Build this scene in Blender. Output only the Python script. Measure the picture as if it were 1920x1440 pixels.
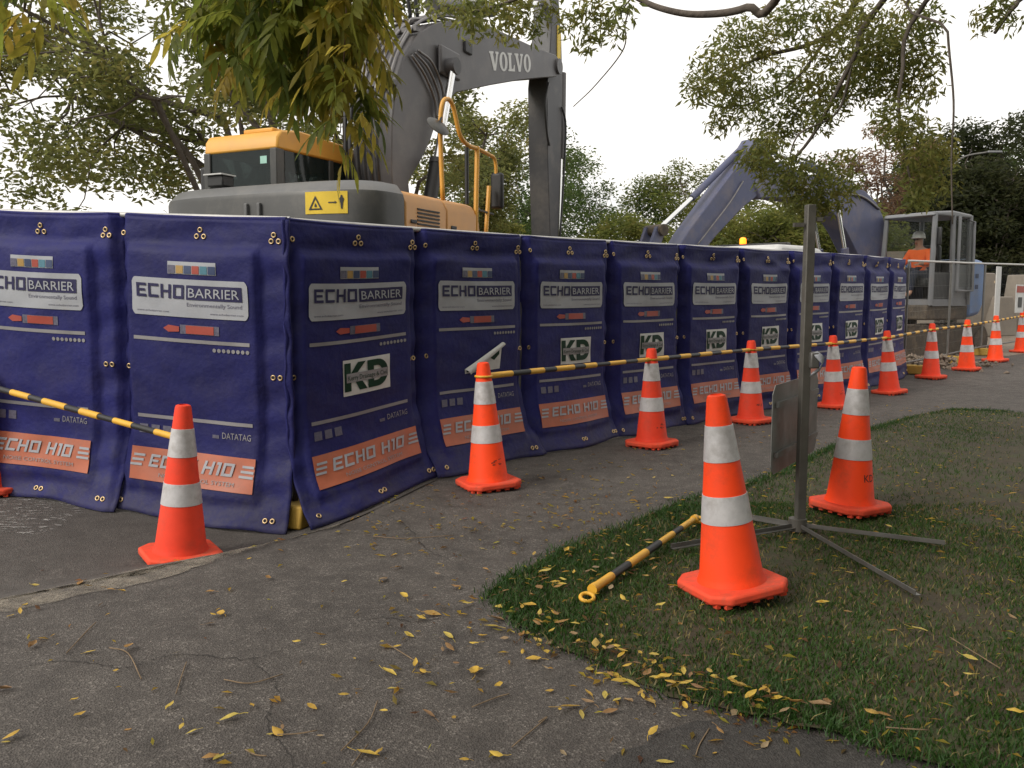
import bpy, bmesh, math, random
import numpy as np
from mathutils import Vector, Matrix
from mathutils.geometry import delaunay_2d_cdt
for o in list(bpy.data.objects): bpy.data.objects.remove(o)
S = bpy.context.scene
COL = S.collection
rad = math.radians
# ------------------------------------------------------------------ camera
CAMH = 1.35
PITCH = math.atan(159/1600.0)
cd = bpy.data.cameras.new('camera'); cam = bpy.data.objects.new('camera', cd); COL.objects.link(cam)
cam.location = (0, 0, CAMH); cam.rotation_euler = (math.pi/2-PITCH, 0, 0)
cd.sensor_width = 36; cd.lens = 30.0; cd.clip_start = .05; cd.clip_end = 2000
S.camera = cam
# ------------------------------------------------------------------ sky and sun
SUN_EL, SUN_AZ = 38, -124          # azimuth measured from +Y towards +X
w = bpy.data.worlds.new('World'); S.world = w; w.use_nodes = True
nt = w.node_tree; N = nt.nodes; LK = nt.links
bg = N['Background']
sky = N.new('ShaderNodeTexSky'); sky.sky_type = 'NISHITA'; sky.sun_disc = False
sky.sun_elevation = rad(SUN_EL); sky.sun_rotation = rad(SUN_AZ)
sky.air_density = 1.2; sky.dust_density = 4.0; sky.ozone_density = 1.0
hs = N.new('ShaderNodeHueSaturation'); hs.inputs['Saturation'].default_value = .9
LK.new(sky.outputs[0], hs.inputs['Color'])
tc = N.new('ShaderNodeTexCoord'); mp = N.new('ShaderNodeMapping'); mp.inputs['Scale'].default_value = (1.3, 1.3, 3.2)
LK.new(tc.outputs['Generated'], mp.inputs['Vector'])
cn = N.new('ShaderNodeTexNoise'); cn.inputs['Scale'].default_value = 1.9; cn.inputs['Detail'].default_value = 7; cn.inputs['Roughness'].default_value = .55
LK.new(mp.outputs[0], cn.inputs['Vector'])
cr = N.new('ShaderNodeValToRGB'); cr.color_ramp.elements[0].position = .3; cr.color_ramp.elements[1].position = .45
cr.color_ramp.elements[0].color = (.45, .45, .45, 1)
LK.new(cn.outputs['Fac'], cr.inputs['Fac'])
mx = N.new('ShaderNodeMix'); mx.data_type = 'RGBA'
LK.new(cr.outputs['Color'], mx.inputs['Factor']); LK.new(hs.outputs[0], mx.inputs['A'])
mx.inputs['B'].default_value = (8.5, 8.25, 7.9, 1)       # thin bright overcast
LK.new(mx.outputs['Result'], bg.inputs['Color']); bg.inputs['Strength'].default_value = .1
sl = bpy.data.lights.new('sun', 'SUN'); sl.energy = 1.5; sl.angle = rad(24); sl.color = (1, .95, .87)
so = bpy.data.objects.new('sun', sl); COL.objects.link(so)
so.rotation_euler = Vector((-math.sin(rad(SUN_AZ))*math.cos(rad(SUN_EL)), -math.cos(rad(SUN_AZ))*math.cos(rad(SUN_EL)), -math.sin(rad(SUN_EL)))).to_track_quat('-Z', 'Y').to_euler()
so.location = (-6, -2, 9)
S.view_settings.view_transform = 'Standard'; S.view_settings.look = 'None'
S.view_settings.exposure = 0.56; S.view_settings.gamma = 1.0
S.render.engine = 'CYCLES'
S.cycles.max_bounces = 8; S.cycles.transparent_max_bounces = 16

# ------------------------------------------------------------------ helpers
def at(u, v, Y):
    """photo direction (u,v) met at distance Y in front of the camera"""
    x = (u-960)/1600; y = (720-v)/1600
    c, s = math.cos(PITCH), math.sin(PITCH)
    d = Vector((x, c+y*s, -s+y*c)); return d*(Y/d.y)+Vector((0, 0, CAMH))
def gp(u, v, z=0.0):
    x = (u-960)/1600; y = (720-v)/1600
    c, s = math.cos(PITCH), math.sin(PITCH)
    d = Vector((x, c+y*s, -s+y*c)); t = (z-CAMH)/d.z
    return (d.x*t, d.y*t)
def ss(a, b, x):
    t = min(1, max(0, (x-a)/(b-a))); return t*t*(3-2*t)
def gz(x, y):
    n = -.66*(x+1.75)+.75*(y-4.2)
    z = -.17*ss(-.05, .65, n)*ss(-.45, -1.55, x) if x < 0 else 0.0
    z += .05*min(3, max(0, -1.6-x))*ss(3.6, 4.8, y)
    z += .03*max(0, min(y, 30)-12)*ss(2, 6, x)*.9
    return z
def setp(o, label=None, cat=None, group=None, kind=None):
    if label: o['label'] = label
    if cat: o['category'] = cat
    if group: o['group'] = group
    if kind: o['kind'] = kind
    return o
def empty(name, loc=(0, 0, 0), rz=0, label=None, cat=None, group=None):
    o = bpy.data.objects.new(name, None); COL.objects.link(o); o.empty_display_size = .1
    o.location = loc; o.rotation_euler = (0, 0, rz); return setp(o, label, cat, group)
def link(name, me, parent=None, loc=None, rot=None):
    o = bpy.data.objects.new(name, me); COL.objects.link(o)
    if parent: o.parent = parent
    if loc is not None: o.location = loc
    if rot is not None: o.rotation_euler = rot
    return o
def fast_mesh(name, V, F, mats=(), cols=None, smooth=False):
    V = np.asarray(V, dtype=np.float32); F = np.asarray(F, dtype=np.int32)
    me = bpy.data.meshes.new(name); n, k = F.shape
    me.vertices.add(len(V)); me.vertices.foreach_set('co', V.ravel())
    me.loops.add(n*k); me.loops.foreach_set('vertex_index', F.ravel())
    me.polygons.add(n); me.polygons.foreach_set('loop_start', np.arange(0, n*k, k, dtype=np.int32))
    me.polygons.foreach_set('loop_total', np.full(n, k, dtype=np.int32))
    if smooth: me.polygons.foreach_set('use_smooth', np.ones(n, dtype=bool))
    for m in mats: me.materials.append(m)
    if cols is not None:
        a = me.color_attributes.new('Col', 'FLOAT_COLOR', 'POINT')
        c = np.ones((len(V), 4), dtype=np.float32); c[:, :3] = cols; a.data.foreach_set('color', c.ravel())
    me.update(calc_edges=True); me.validate(); return me
class MB:
    def __init__(s): s.v = []; s.f = []
    def add(s, vs, fs):
        b = len(s.v); s.v += [tuple(p) for p in vs]; s.f += [tuple(b+i for i in f) for f in fs]; return s
    def box(s, c, d, m=None):
        x, y, z = d[0]/2, d[1]/2, d[2]/2
        vs = [Vector(p) for p in ((-x,-y,-z),(x,-y,-z),(x,y,-z),(-x,y,-z),(-x,-y,z),(x,-y,z),(x,y,z),(-x,y,z))]
        if m is not None: vs = [m @ p for p in vs]
        c = Vector(c)
        return s.add([p+c for p in vs], [(0,3,2,1),(4,5,6,7),(0,1,5,4),(1,2,6,5),(2,3,7,6),(3,0,4,7)])
    def tube(s, pts, r, n=8, caps=True):
        pts = [Vector(p) for p in pts]; m = len(pts)
        rs = r if isinstance(r, (list, tuple)) else [r]*m
        up = Vector((0, 0, 1)); b = len(s.v); ref = None
        for i, p in enumerate(pts):
            t = (pts[min(i+1, m-1)]-pts[max(i-1, 0)]).normalized()
            if ref is None:
                ref = t.cross(up) if abs(t.z) < .95 else t.cross(Vector((1, 0, 0)))
            a = (ref-t*ref.dot(t)).normalized(); ref = a; c = t.cross(a)
            for k in range(n):
                q = 2*math.pi*(k+.5)/n; s.v.append(tuple(p+(a*math.cos(q)+c*math.sin(q))*rs[i]))
        for i in range(m-1):
            for k in range(n):
                s.f.append((b+i*n+k, b+i*n+(k+1) % n, b+(i+1)*n+(k+1) % n, b+(i+1)*n+k))
        if caps:
            s.f.append(tuple(b+k for k in reversed(range(n)))); s.f.append(tuple(b+(m-1)*n+k for k in range(n)))
        return s
    def lathe(s, prof, n=32, c=(0, 0, 0)):
        b = len(s.v)
        for r, z in prof:
            for k in range(n):
                q = 2*math.pi*k/n; s.v.append((c[0]+r*math.cos(q), c[1]+r*math.sin(q), c[2]+z))
        for i in range(len(prof)-1):
            for k in range(n): s.f.append((b+i*n+k, b+i*n+(k+1) % n, b+(i+1)*n+(k+1) % n, b+(i+1)*n+k))
        return s
    def prism(s, out, a, b, axis='x'):
        """outline extruded between a and b along axis; outline is (y,z) for x, (x,z) for y, (x,y) for z"""
        k = len(out)
        def mk(p, t): return {'x': (t, p[0], p[1]), 'y': (p[0], t, p[1]), 'z': (p[0], p[1], t)}[axis]
        vs = [mk(p, a) for p in out]+[mk(p, b) for p in out]
        fs = [tuple(reversed(range(k))), tuple(range(k, 2*k))]+[(i, (i+1) % k, k+(i+1) % k, k+i) for i in range(k)]
        return s.add(vs, fs)
    def build(s, name, m, parent=None, smooth=False, bevel=0, loc=None, rot=None, mesh_only=False):
        me = bpy.data.meshes.new(name); me.from_pydata(s.v, [], s.f); me.materials.append(m)
        bm = bmesh.new(); bm.from_mesh(me); bmesh.ops.recalc_face_normals(bm, faces=bm.faces); bm.to_mesh(me); bm.free()
        if smooth: me.shade_smooth() if hasattr(me, 'shade_smooth') else None
        if smooth == 'auto' or bevel: me.set_sharp_from_angle(angle=rad(38))
        if mesh_only: return me
        o = link(name, me, parent, loc, rot)
        if bevel:
            d = o.modifiers.new('bevel', 'BEVEL'); d.width = bevel; d.segments = 2; d.limit_method = 'ANGLE'; d.angle_limit = rad(35)
            me.shade_smooth()
        return o
def copy_tree(o, parent=None):
    c = o.copy(); COL.objects.link(c); c.parent = parent
    for ch in list(o.children): copy_tree(ch, c)
    return c
def bez(pts, n=8):
    """Catmull-Rom through pts"""
    pts = [Vector(p) for p in pts]; q = [pts[0]*2-pts[1]]+pts+[pts[-1]*2-pts[-2]]; out = []
    for i in range(1, len(q)-2):
        for k in range(n):
            t = k/n; a, b, c, d = q[i-1:i+3]
            out.append(.5*((2*b)+(c-a)*t+(2*a-5*b+4*c-d)*t*t+(3*b-a-3*c+d)*t**3))
    out.append(pts[-1]); return out

# ------------------------------------------------------------------ materials
MATS = {}
def mat(name, col, rough=.6, metal=0, var=.12, scale=6, bump=0, bscale=60, dirt=None, dirtamt=.35, spec=.5, trans=0, objvar=0, grime=0):
    m = bpy.data.materials.new(name); m.use_nodes = True; t = m.node_tree; n = t.nodes; l = t.links
    p = n['Principled BSDF']; p.inputs['Roughness'].default_value = rough; p.inputs['Metallic'].default_value = metal
    p.inputs['Specular IOR Level'].default_value = spec
    c = n.new('ShaderNodeTexCoord'); no = n.new('ShaderNodeTexNoise'); no.inputs['Scale'].default_value = scale; no.inputs['Detail'].default_value = 6
    no.inputs['Roughness'].default_value = .62
    l.new(c.outputs['Object'], no.inputs['Vector'])
    rp = n.new('ShaderNodeMapRange'); rp.inputs['From Min'].default_value = .3; rp.inputs['From Max'].default_value = .7
    rp.inputs['To Min'].default_value = 1-var; rp.inputs['To Max'].default_value = 1+var; l.new(no.outputs['Fac'], rp.inputs['Value'])
    mu = n.new('ShaderNodeMix'); mu.data_type = 'RGBA'; mu.blend_type = 'MULTIPLY'; mu.inputs['Factor'].default_value = 1
    mu.inputs['A'].default_value = (*col, 1); l.new(rp.outputs[0], mu.inputs['B']); out = mu.outputs['Result']
    if dirt:
        n2 = n.new('ShaderNodeTexNoise'); n2.inputs['Scale'].default_value = scale*.45+1; n2.inputs['Detail'].default_value = 9; n2.inputs['Roughness'].default_value = .7
        l.new(c.outputs['Object'], n2.inputs['Vector'])
        r2 = n.new('ShaderNodeMapRange'); r2.inputs['From Min'].default_value = .48; r2.inputs['From Max'].default_value = .72
        r2.inputs['To Max'].default_value = dirtamt; l.new(n2.outputs['Fac'], r2.inputs['Value'])
        m2 = n.new('ShaderNodeMix'); m2.data_type = 'RGBA'; m2.inputs['B'].default_value = (*dirt, 1)
        l.new(r2.outputs[0], m2.inputs['Factor']); l.new(out, m2.inputs['A']); out = m2.outputs['Result']
    if objvar:
        oi = n.new('ShaderNodeObjectInfo'); r3 = n.new('ShaderNodeMapRange'); r3.inputs['To Min'].default_value = 1-objvar; r3.inputs['To Max'].default_value = 1+objvar
        l.new(oi.outputs['Random'], r3.inputs['Value'])
        m3 = n.new('ShaderNodeMix'); m3.data_type = 'RGBA'; m3.blend_type = 'MULTIPLY'; m3.inputs['Factor'].default_value = 1
        l.new(out, m3.inputs['A']); l.new(r3.outputs[0], m3.inputs['B']); out = m3.outputs['Result']
    l.new(out, p.inputs['Base Color'])
    rr = n.new('ShaderNodeMapRange'); rr.inputs['To Min'].default_value = max(0, rough-.12); rr.inputs['To Max'].default_value = min(1, rough+.12)
    l.new(no.outputs['Fac'], rr.inputs['Value']); l.new(rr.outputs[0], p.inputs['Roughness'])
    if bump:
        nb = n.new('ShaderNodeTexNoise'); nb.inputs['Scale'].default_value = bscale; nb.inputs['Detail'].default_value = 5; l.new(c.outputs['Object'], nb.inputs['Vector'])
        b = n.new('ShaderNodeBump'); b.inputs['Strength'].default_value = bump; b.inputs['Distance'].default_value = .01
        l.new(nb.outputs['Fac'], b.inputs['Height']); l.new(b.outputs[0], p.inputs['Normal'])
    MATS[name] = m; return m
def splash(m):
    n = m.node_tree.nodes; l = m.node_tree.links; p = n['Principled BSDF']; src = p.inputs['Base Color'].links[0].from_socket
    c = n.new('ShaderNodeTexCoord'); sp = n.new('ShaderNodeSeparateXYZ'); l.new(c.outputs['Object'], sp.inputs[0])
    q = n.new('ShaderNodeTexNoise'); q.inputs['Scale'].default_value = 9; q.inputs['Detail'].default_value = 10; q.inputs['Roughness'].default_value = .75; l.new(c.outputs['Object'], q.inputs['Vector'])
    h = n.new('ShaderNodeMapRange'); h.inputs['From Min'].default_value = .55; h.inputs['From Max'].default_value = .0; h.inputs['To Min'].default_value = -.12; h.inputs['To Max'].default_value = .16; l.new(sp.outputs['Z'], h.inputs['Value'])
    a = n.new('ShaderNodeMath'); a.operation = 'ADD'; l.new(q.outputs['Fac'], a.inputs[0]); l.new(h.outputs[0], a.inputs[1])
    r = n.new('ShaderNodeMapRange'); r.inputs['From Min'].default_value = .5; r.inputs['From Max'].default_value = .72; r.inputs['To Max'].default_value = .5; l.new(a.outputs[0], r.inputs['Value'])
    x = n.new('ShaderNodeMix'); x.data_type = 'RGBA'; x.inputs['B'].default_value = (.058, .055, .075, 1); l.new(r.outputs[0], x.inputs['Factor']); l.new(src, x.inputs['A']); l.new(x.outputs['Result'], p.inputs['Base Color'])
def leafmat(name, stops, translucency=.45, rough=.5, vcol=False):
    m = bpy.data.materials.new(name); m.use_nodes = True; t = m.node_tree; n = t.nodes; l = t.links
    p = n['Principled BSDF']; p.inputs['Roughness'].default_value = rough; p.inputs['Specular IOR Level'].default_value = .35
    out = n['Material Output']
    if vcol:
        a = n.new('ShaderNodeAttribute'); a.attribute_name = 'Col'; src = a.outputs['Color']
    else:
        oi = n.new('ShaderNodeObjectInfo'); r = n.new('ShaderNodeValToRGB'); e = r.color_ramp.elements
        while len(e) < len(stops): e.new(.5)
        for i, (pos, c) in enumerate(stops): e[i].position = pos; e[i].color = (*c, 1)
        l.new(oi.outputs['Random'], r.inputs['Fac'])
        tcx = n.new('ShaderNodeTexCoord'); no = n.new('ShaderNodeTexNoise'); no.inputs['Scale'].default_value = 30; no.inputs['Detail'].default_value = 4
        l.new(tcx.outputs['Object'], no.inputs['Vector'])
        mr = n.new('ShaderNodeMapRange'); mr.inputs['From Min'].default_value = .3; mr.inputs['From Max'].default_value = .7; mr.inputs['To Min'].default_value = .7; mr.inputs['To Max'].default_value = 1.25
        l.new(no.outputs['Fac'], mr.inputs['Value'])
        mm = n.new('ShaderNodeMix'); mm.data_type = 'RGBA'; mm.blend_type = 'MULTIPLY'; mm.inputs['Factor'].default_value = 1
        l.new(r.outputs['Color'], mm.inputs['A']); l.new(mr.outputs[0], mm.inputs['B']); src = mm.outputs['Result']
    l.new(src, p.inputs['Base Color'])
    tr = n.new('ShaderNodeBsdfTranslucent'); l.new(src, tr.inputs['Color'])
    mxs = n.new('ShaderNodeMixShader'); mxs.inputs['Fac'].default_value = translucency
    l.new(p.outputs[0], mxs.inputs[1]); l.new(tr.outputs[0], mxs.inputs[2]); l.new(mxs.outputs[0], out.inputs['Surface'])
    return m
def asphalt(name, c1, c2, c3, speck=.5, scale=1.0):
    m = bpy.data.materials.new(name); m.use_nodes = True; t = m.node_tree; n = t.nodes; l = t.links
    p = n['Principled BSDF']; p.inputs['Specular IOR Level'].default_value = .35
    c = n.new('ShaderNodeTexCoord')
    def noise(sc, d=6, r=.6):
        q = n.new('ShaderNodeTexNoise'); q.inputs['Scale'].default_value = sc*scale; q.inputs['Detail'].default_value = d; q.inputs['Roughness'].default_value = r
        l.new(c.outputs['Object'], q.inputs['Vector']); return q
    big = noise(.9, 8, .65); mid = noise(7, 6, .7); fine = noise(85, 3, .7)
    vor = n.new('ShaderNodeTexVoronoi'); vor.inputs['Scale'].default_value = 150*scale; l.new(c.outputs['Object'], vor.inputs['Vector'])
    r = n.new('ShaderNodeValToRGB'); r.color_ramp.elements[0].position = .35; r.color_ramp.elements[0].color = (*c1, 1); r.color_ramp.elements[1].position = .66; r.color_ramp.elements[1].color = (*c2, 1)
    ad = n.new('ShaderNodeMath'); ad.operation = 'MULTIPLY_ADD'; ad.inputs[1].default_value = .5; l.new(mid.outputs['Fac'], ad.inputs[0])
    hb = n.new('ShaderNodeMath'); hb.operation = 'MULTIPLY'; hb.inputs[1].default_value = .5; l.new(big.outputs['Fac'], hb.inputs[0]); l.new(hb.outputs[0], ad.inputs[2])
    l.new(ad.outputs[0], r.inputs['Fac'])
    # light stones showing through the bitumen
    sv = n.new('ShaderNodeSeparateColor'); l.new(vor.outputs['Color'], sv.inputs[0])
    sr = n.new('ShaderNodeMapRange'); sr.inputs['From Min'].default_value = .72; sr.inputs['From Max'].default_value = .98; sr.inputs['To Max'].default_value = speck
    l.new(sv.outputs[0], sr.inputs['Value'])
    sm = n.new('ShaderNodeMath'); sm.operation = 'MULTIPLY'; l.new(sr.outputs[0], sm.inputs[0])
    s2 = n.new('ShaderNodeMapRange'); s2.inputs['From Min'].default_value = .35; s2.inputs['From Max'].default_value = .62; l.new(mid.outputs['Fac'], s2.inputs['Value']); l.new(s2.outputs[0], sm.inputs[1])
    mxx = n.new('ShaderNodeMix'); mxx.data_type = 'RGBA'; mxx.inputs['B'].default_value = (*c3, 1)
    l.new(sm.outputs[0], mxx.inputs['Factor']); l.new(r.outputs['Color'], mxx.inputs['A'])
    # grit
    fr = n.new('ShaderNodeMapRange'); fr.inputs['From Min'].default_value = .3; fr.inputs['From Max'].default_value = .7; fr.inputs['To Min'].default_value = .62; fr.inputs['To Max'].default_value = 1.35
    l.new(fine.outputs['Fac'], fr.inputs['Value'])
    mg = n.new('ShaderNodeMix'); mg.data_type = 'RGBA'; mg.blend_type = 'MULTIPLY'; mg.inputs['Factor'].default_value = 1
    l.new(mxx.outputs['Result'], mg.inputs['A']); l.new(fr.outputs[0], mg.inputs['B']); l.new(mg.outputs['Result'], p.inputs['Base Color'])
    p.inputs['Roughness'].default_value = .82
    b = n.new('ShaderNodeBump'); b.inputs['Strength'].default_value = .7; b.inputs['Distance'].default_value = .006
    ba = n.new('ShaderNodeMath'); ba.operation = 'ADD'; l.new(vor.outputs['Distance'], ba.inputs[0]); l.new(fine.outputs['Fac'], ba.inputs[1])
    l.new(ba.outputs[0], b.inputs['Height']); l.new(b.outputs[0], p.inputs['Normal'])
    return m
M_path = asphalt('footpath_asphalt', (.050, .0435, .039), (.104, .091, .081), (.30, .27, .24), .55)
M_road = asphalt('road_asphalt', (.062, .054, .048), (.098, .087, .078), (.2, .18, .16), .35)
M_patch = asphalt('fresh_asphalt', (.034, .031, .029), (.058, .053, .049), (.12, .11, .1), .4)
M_site = asphalt('site_gravel', (.13, .10, .075), (.24, .19, .145), (.4, .34, .28), .6, .25)
M_strip = asphalt('worn_concrete', (.22, .19, .15), (.44, .38, .30), (.55, .5, .42), .5)
def patchy(m, sc, lo, hi, stretch=(1, 1, 1), amax=1.0):
    n = m.node_tree.nodes; l = m.node_tree.links; c = n.new('ShaderNodeTexCoord'); q = n.new('ShaderNodeTexNoise'); mp_ = n.new('ShaderNodeMapping'); mp_.inputs['Scale'].default_value = stretch
    mp_.inputs['Rotation'].default_value = (0, 0, rad(-40)); l.new(c.outputs['Object'], mp_.inputs['Vector'])
    q.inputs['Scale'].default_value = sc; q.inputs['Detail'].default_value = 9; q.inputs['Roughness'].default_value = .72; l.new(mp_.outputs[0], q.inputs['Vector'])
    r = n.new('ShaderNodeMapRange'); r.inputs['From Min'].default_value = lo; r.inputs['From Max'].default_value = hi; r.inputs['To Max'].default_value = amax; l.new(q.outputs['Fac'], r.inputs['Value'])
    t = n.new('ShaderNodeBsdfTransparent'); x = n.new('ShaderNodeMixShader'); l.new(r.outputs[0], x.inputs['Fac']); l.new(t.outputs[0], x.inputs[1]); l.new(n['Principled BSDF'].outputs[0], x.inputs[2]); l.new(x.outputs[0], n['Material Output'].inputs['Surface'])
patchy(M_strip, 7, .36, .66, amax=.62)
M_soil = mat('soil', (.05, .038, .02), .95, var=.4, scale=9, bump=.6, bscale=40, dirt=(.05, .075, .02), dirtamt=.8)
M_field = mat('rough_grass', (.06, .08, .025), .95, var=.35, scale=1.2, bump=.5, bscale=20)
M_blue = mat('barrier_pvc', (.0155, .0165, .105), .62, var=.2, scale=5, bump=.5, bscale=24, dirt=(.05, .045, .10), dirtamt=.4, spec=.22, objvar=.16)
splash(M_blue)
M_white = mat('label_print', (.33, .34, .37), .55, var=.08, scale=12, dirt=(.36, .35, .34), dirtamt=.4)
M_navy = mat('label_ink', (.028, .026, .075), .55, spec=.2)
M_grey = mat('grey_print', (.24, .23, .235), .5, var=.12, dirt=(.15, .14, .2), dirtamt=.4)
M_dimgrey = mat('faded_print', (.10, .095, .14), .5, var=.3, scale=60)
M_orange = mat('orange_print', (.42, .115, .055), .5, var=.12, scale=8, dirt=(.28, .12, .085), dirtamt=.6)
M_red = mat('red_print', (.34, .05, .03), .5)
M_amber = mat('amber_print', (.36, .22, .06), .5)
M_teal = mat('teal_print', (.06, .18, .24), .5)
M_dkblue = mat('dark_blue_print', (.03, .05, .12), .5)
M_green = mat('green_print', (.004, .032, .015), .55, spec=.2)
M_brass = mat('brass', (.55, .40, .22), .38, metal=.75, var=.2)
M_hole = mat('dark_hole', (.012, .012, .02), .9)
M_cone = mat('cone_orange', (.97, .072, .016), .55, var=.05, scale=5, dirt=(.42, .07, .035), dirtamt=.7, spec=.18, objvar=.06)
M_coneold = mat('cone_faded_red', (.84, .065, .03), .6, var=.08, scale=5, dirt=(.36, .085, .055), dirtamt=.6, spec=.15, objvar=.08)
M_base = mat('cone_base_rubber', (.80, .085, .04), .7, var=.12, scale=9, dirt=(.27, .10, .065), dirtamt=.9, spec=.15)
M_refl = mat('reflective_collar', (.56, .545, .55), .4, metal=.1, var=.12, scale=14, dirt=(.3, .27, .25), dirtamt=.8)
M_scuff = mat('black_scuff', (.09, .03, .02), .7)
M_byel = mat('bar_yellow', (.74, .40, .035), .5, var=.1, scale=20, dirt=(.4, .24, .06), dirtamt=.4)
M_bblk = mat('bar_black', (.018, .018, .018), .5)
M_galv = mat('galvanised_steel', (.17, .165, .155), .45, metal=.6, var=.2, scale=9, dirt=(.16, .14, .12), dirtamt=.5)
M_alu = mat('sign_back_aluminium', (.20, .205, .195), .55, metal=.35, var=.25, scale=5, dirt=(.09, .085, .075), dirtamt=.8)
M_rail = mat('skylit_rail', (.5, .49, .47), .5, metal=.3, var=.15)  # pale colour stands in for skylight along the barrier's top fold
M_foot = mat('yellow_foot', (.42, .26, .04), .7, var=.15, scale=8, dirt=(.3, .2, .07), dirtamt=.6, bump=.3)
M_concrete = mat('concrete', (.22, .19, .155), .85, var=.15, scale=3, bump=.4, dirt=(.24, .21, .17), dirtamt=.5)
M_twig = mat('twig', (.19, .13, .075), .9, var=.3, scale=20)
M_bark = mat('bark', (.11, .09, .075), .95, var=.35, scale=9, bump=.8, bscale=30)
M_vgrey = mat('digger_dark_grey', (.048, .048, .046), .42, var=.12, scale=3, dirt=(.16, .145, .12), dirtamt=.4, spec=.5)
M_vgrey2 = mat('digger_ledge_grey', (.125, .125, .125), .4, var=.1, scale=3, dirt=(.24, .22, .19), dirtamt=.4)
M_vyel = mat('digger_yellow', (.70, .35, .055), .42, var=.08, scale=2.5, dirt=(.5, .27, .09), dirtamt=.4)
M_vtan = mat('digger_faded_yellow', (.62, .31, .10), .5, var=.08, scale=2.2, dirt=(.5, .27, .12), dirtamt=.5)
M_boom = mat('boom_grey', (.095, .09, .093), .45, var=.1, scale=2.5, dirt=(.2, .18, .165), dirtamt=.45)
M_stick = mat('stick_dark_grey', (.05, .049, .053), .5, var=.2, scale=2.5, dirt=(.17, .15, .13), dirtamt=.5)
M_chrome = mat('chrome_rod', (.8, .8, .8), .12, metal=1, var=.04)
M_hose = mat('hose_rubber', (.03, .03, .032), .5, var=.3)
M_pipe = mat('steel_pipe', (.20, .19, .19), .4, metal=.5, var=.2)
M_blackpl = mat('black_plastic', (.02, .02, .021), .5)
M_paintw = mat('white_paint', (.60, .60, .585), .5, var=.06, dirt=(.4, .38, .35), dirtamt=.5)
M_bpaint = mat('faded_blue_paint', (.085, .095, .17), .5, var=.14, scale=3, dirt=(.2, .17, .17), dirtamt=.6)
M_bpaint2 = mat('light_blue_paint', (.15, .24, .44), .5, var=.1, scale=3, dirt=(.3, .3, .32), dirtamt=.4)
M_cabgrey = mat('cab_grey', (.165, .17, .18), .5, var=.12, scale=4, dirt=(.2, .18, .16), dirtamt=.5)
M_track = mat('track_steel', (.085, .07, .055), .75, metal=.3, var=.3, scale=8, dirt=(.2, .15, .1), dirtamt=.8)
M_hivis = mat('hi_vis_orange', (.95, .16, .03), .8, var=.1)
M_skin = mat('skin', (.45, .26, .18), .6)
M_trouser = mat('navy_trousers', (.03, .035, .06), .9)
M_helmet = mat('white_helmet', (.7, .7, .68), .35)
M_sticker = mat('warning_yellow', (.72, .50, .03), .5, var=.08)
M_stickgreen = mat('pale_green_sticker', (.30, .52, .44), .5)
M_timber = mat('timber_board', (.50, .40, .27), .8, var=.2, scale=5)
M_chalk = mat('chalk', (.42, .40, .38), .95, var=.3, scale=60)
def glassmat(name, tint, alpha=.35, tc_=(.62, .68, .66, 1)):
    m = bpy.data.materials.new(name); m.use_nodes = True; n = m.node_tree.nodes; l = m.node_tree.links
    p = n['Principled BSDF']; p.inputs['Base Color'].default_value = (*tint, 1); p.inputs['Roughness'].default_value = .06
    tr = n.new('ShaderNodeBsdfTransparent'); tr.inputs['Color'].default_value = tc_
    x = n.new('ShaderNodeMixShader'); no = n.new('ShaderNodeTexNoise'); no.inputs['Scale'].default_value = 3
    mr = n.new('ShaderNodeMapRange'); mr.inputs['To Min'].default_value = max(0, alpha-.08); mr.inputs['To Max'].default_value = alpha+.1
    l.new(no.outputs['Fac'], mr.inputs['Value']); l.new(mr.outputs[0], x.inputs['Fac'])
    l.new(tr.outputs[0], x.inputs[1]); l.new(p.outputs[0], x.inputs[2]); l.new(x.outputs[0], n['Material Output'].inputs['Surface']); return m
M_glass = glassmat('tinted_glass', (.02, .03, .03), .5)
M_glass2 = glassmat('clear_glass', (.05, .055, .055), .08, (.93, .94, .93, 1))
M_beacon = bpy.data.materials.new('amber_beacon'); M_beacon.use_nodes = True
_p = M_beacon.node_tree.nodes['Principled BSDF']; _p.inputs['Base Color'].default_value = (.9, .35, .03, 1)
_p.inputs['Emission Color'].default_value = (1, .16, .005, 1); _p.inputs['Emission Strength'].default_value = 2.6
M_leaf_fallen = leafmat('fallen_leaf_yellow', [(0, (.50, .30, .045)), (.3, (.60, .40, .06)), (.5, (.54, .42, .09)), (.68, (.40, .22, .06)), (.84, (.26, .14, .06)), (1, (.34, .25, .14))], .15)
M_leaf_ash = leafmat('ash_leaf', [(0, (.12, .165, .035)), (.35, (.20, .235, .042)), (.7, (.33, .31, .05)), (.93, (.48, .37, .065)), (.985, (.40, .28, .05)), (1, (.6, .17, .07))], .72)
M_leafv = leafmat('foliage', None, .74, vcol=True)
M_grass = leafmat('grass_blade', None, .3, .55, vcol=True)

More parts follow.
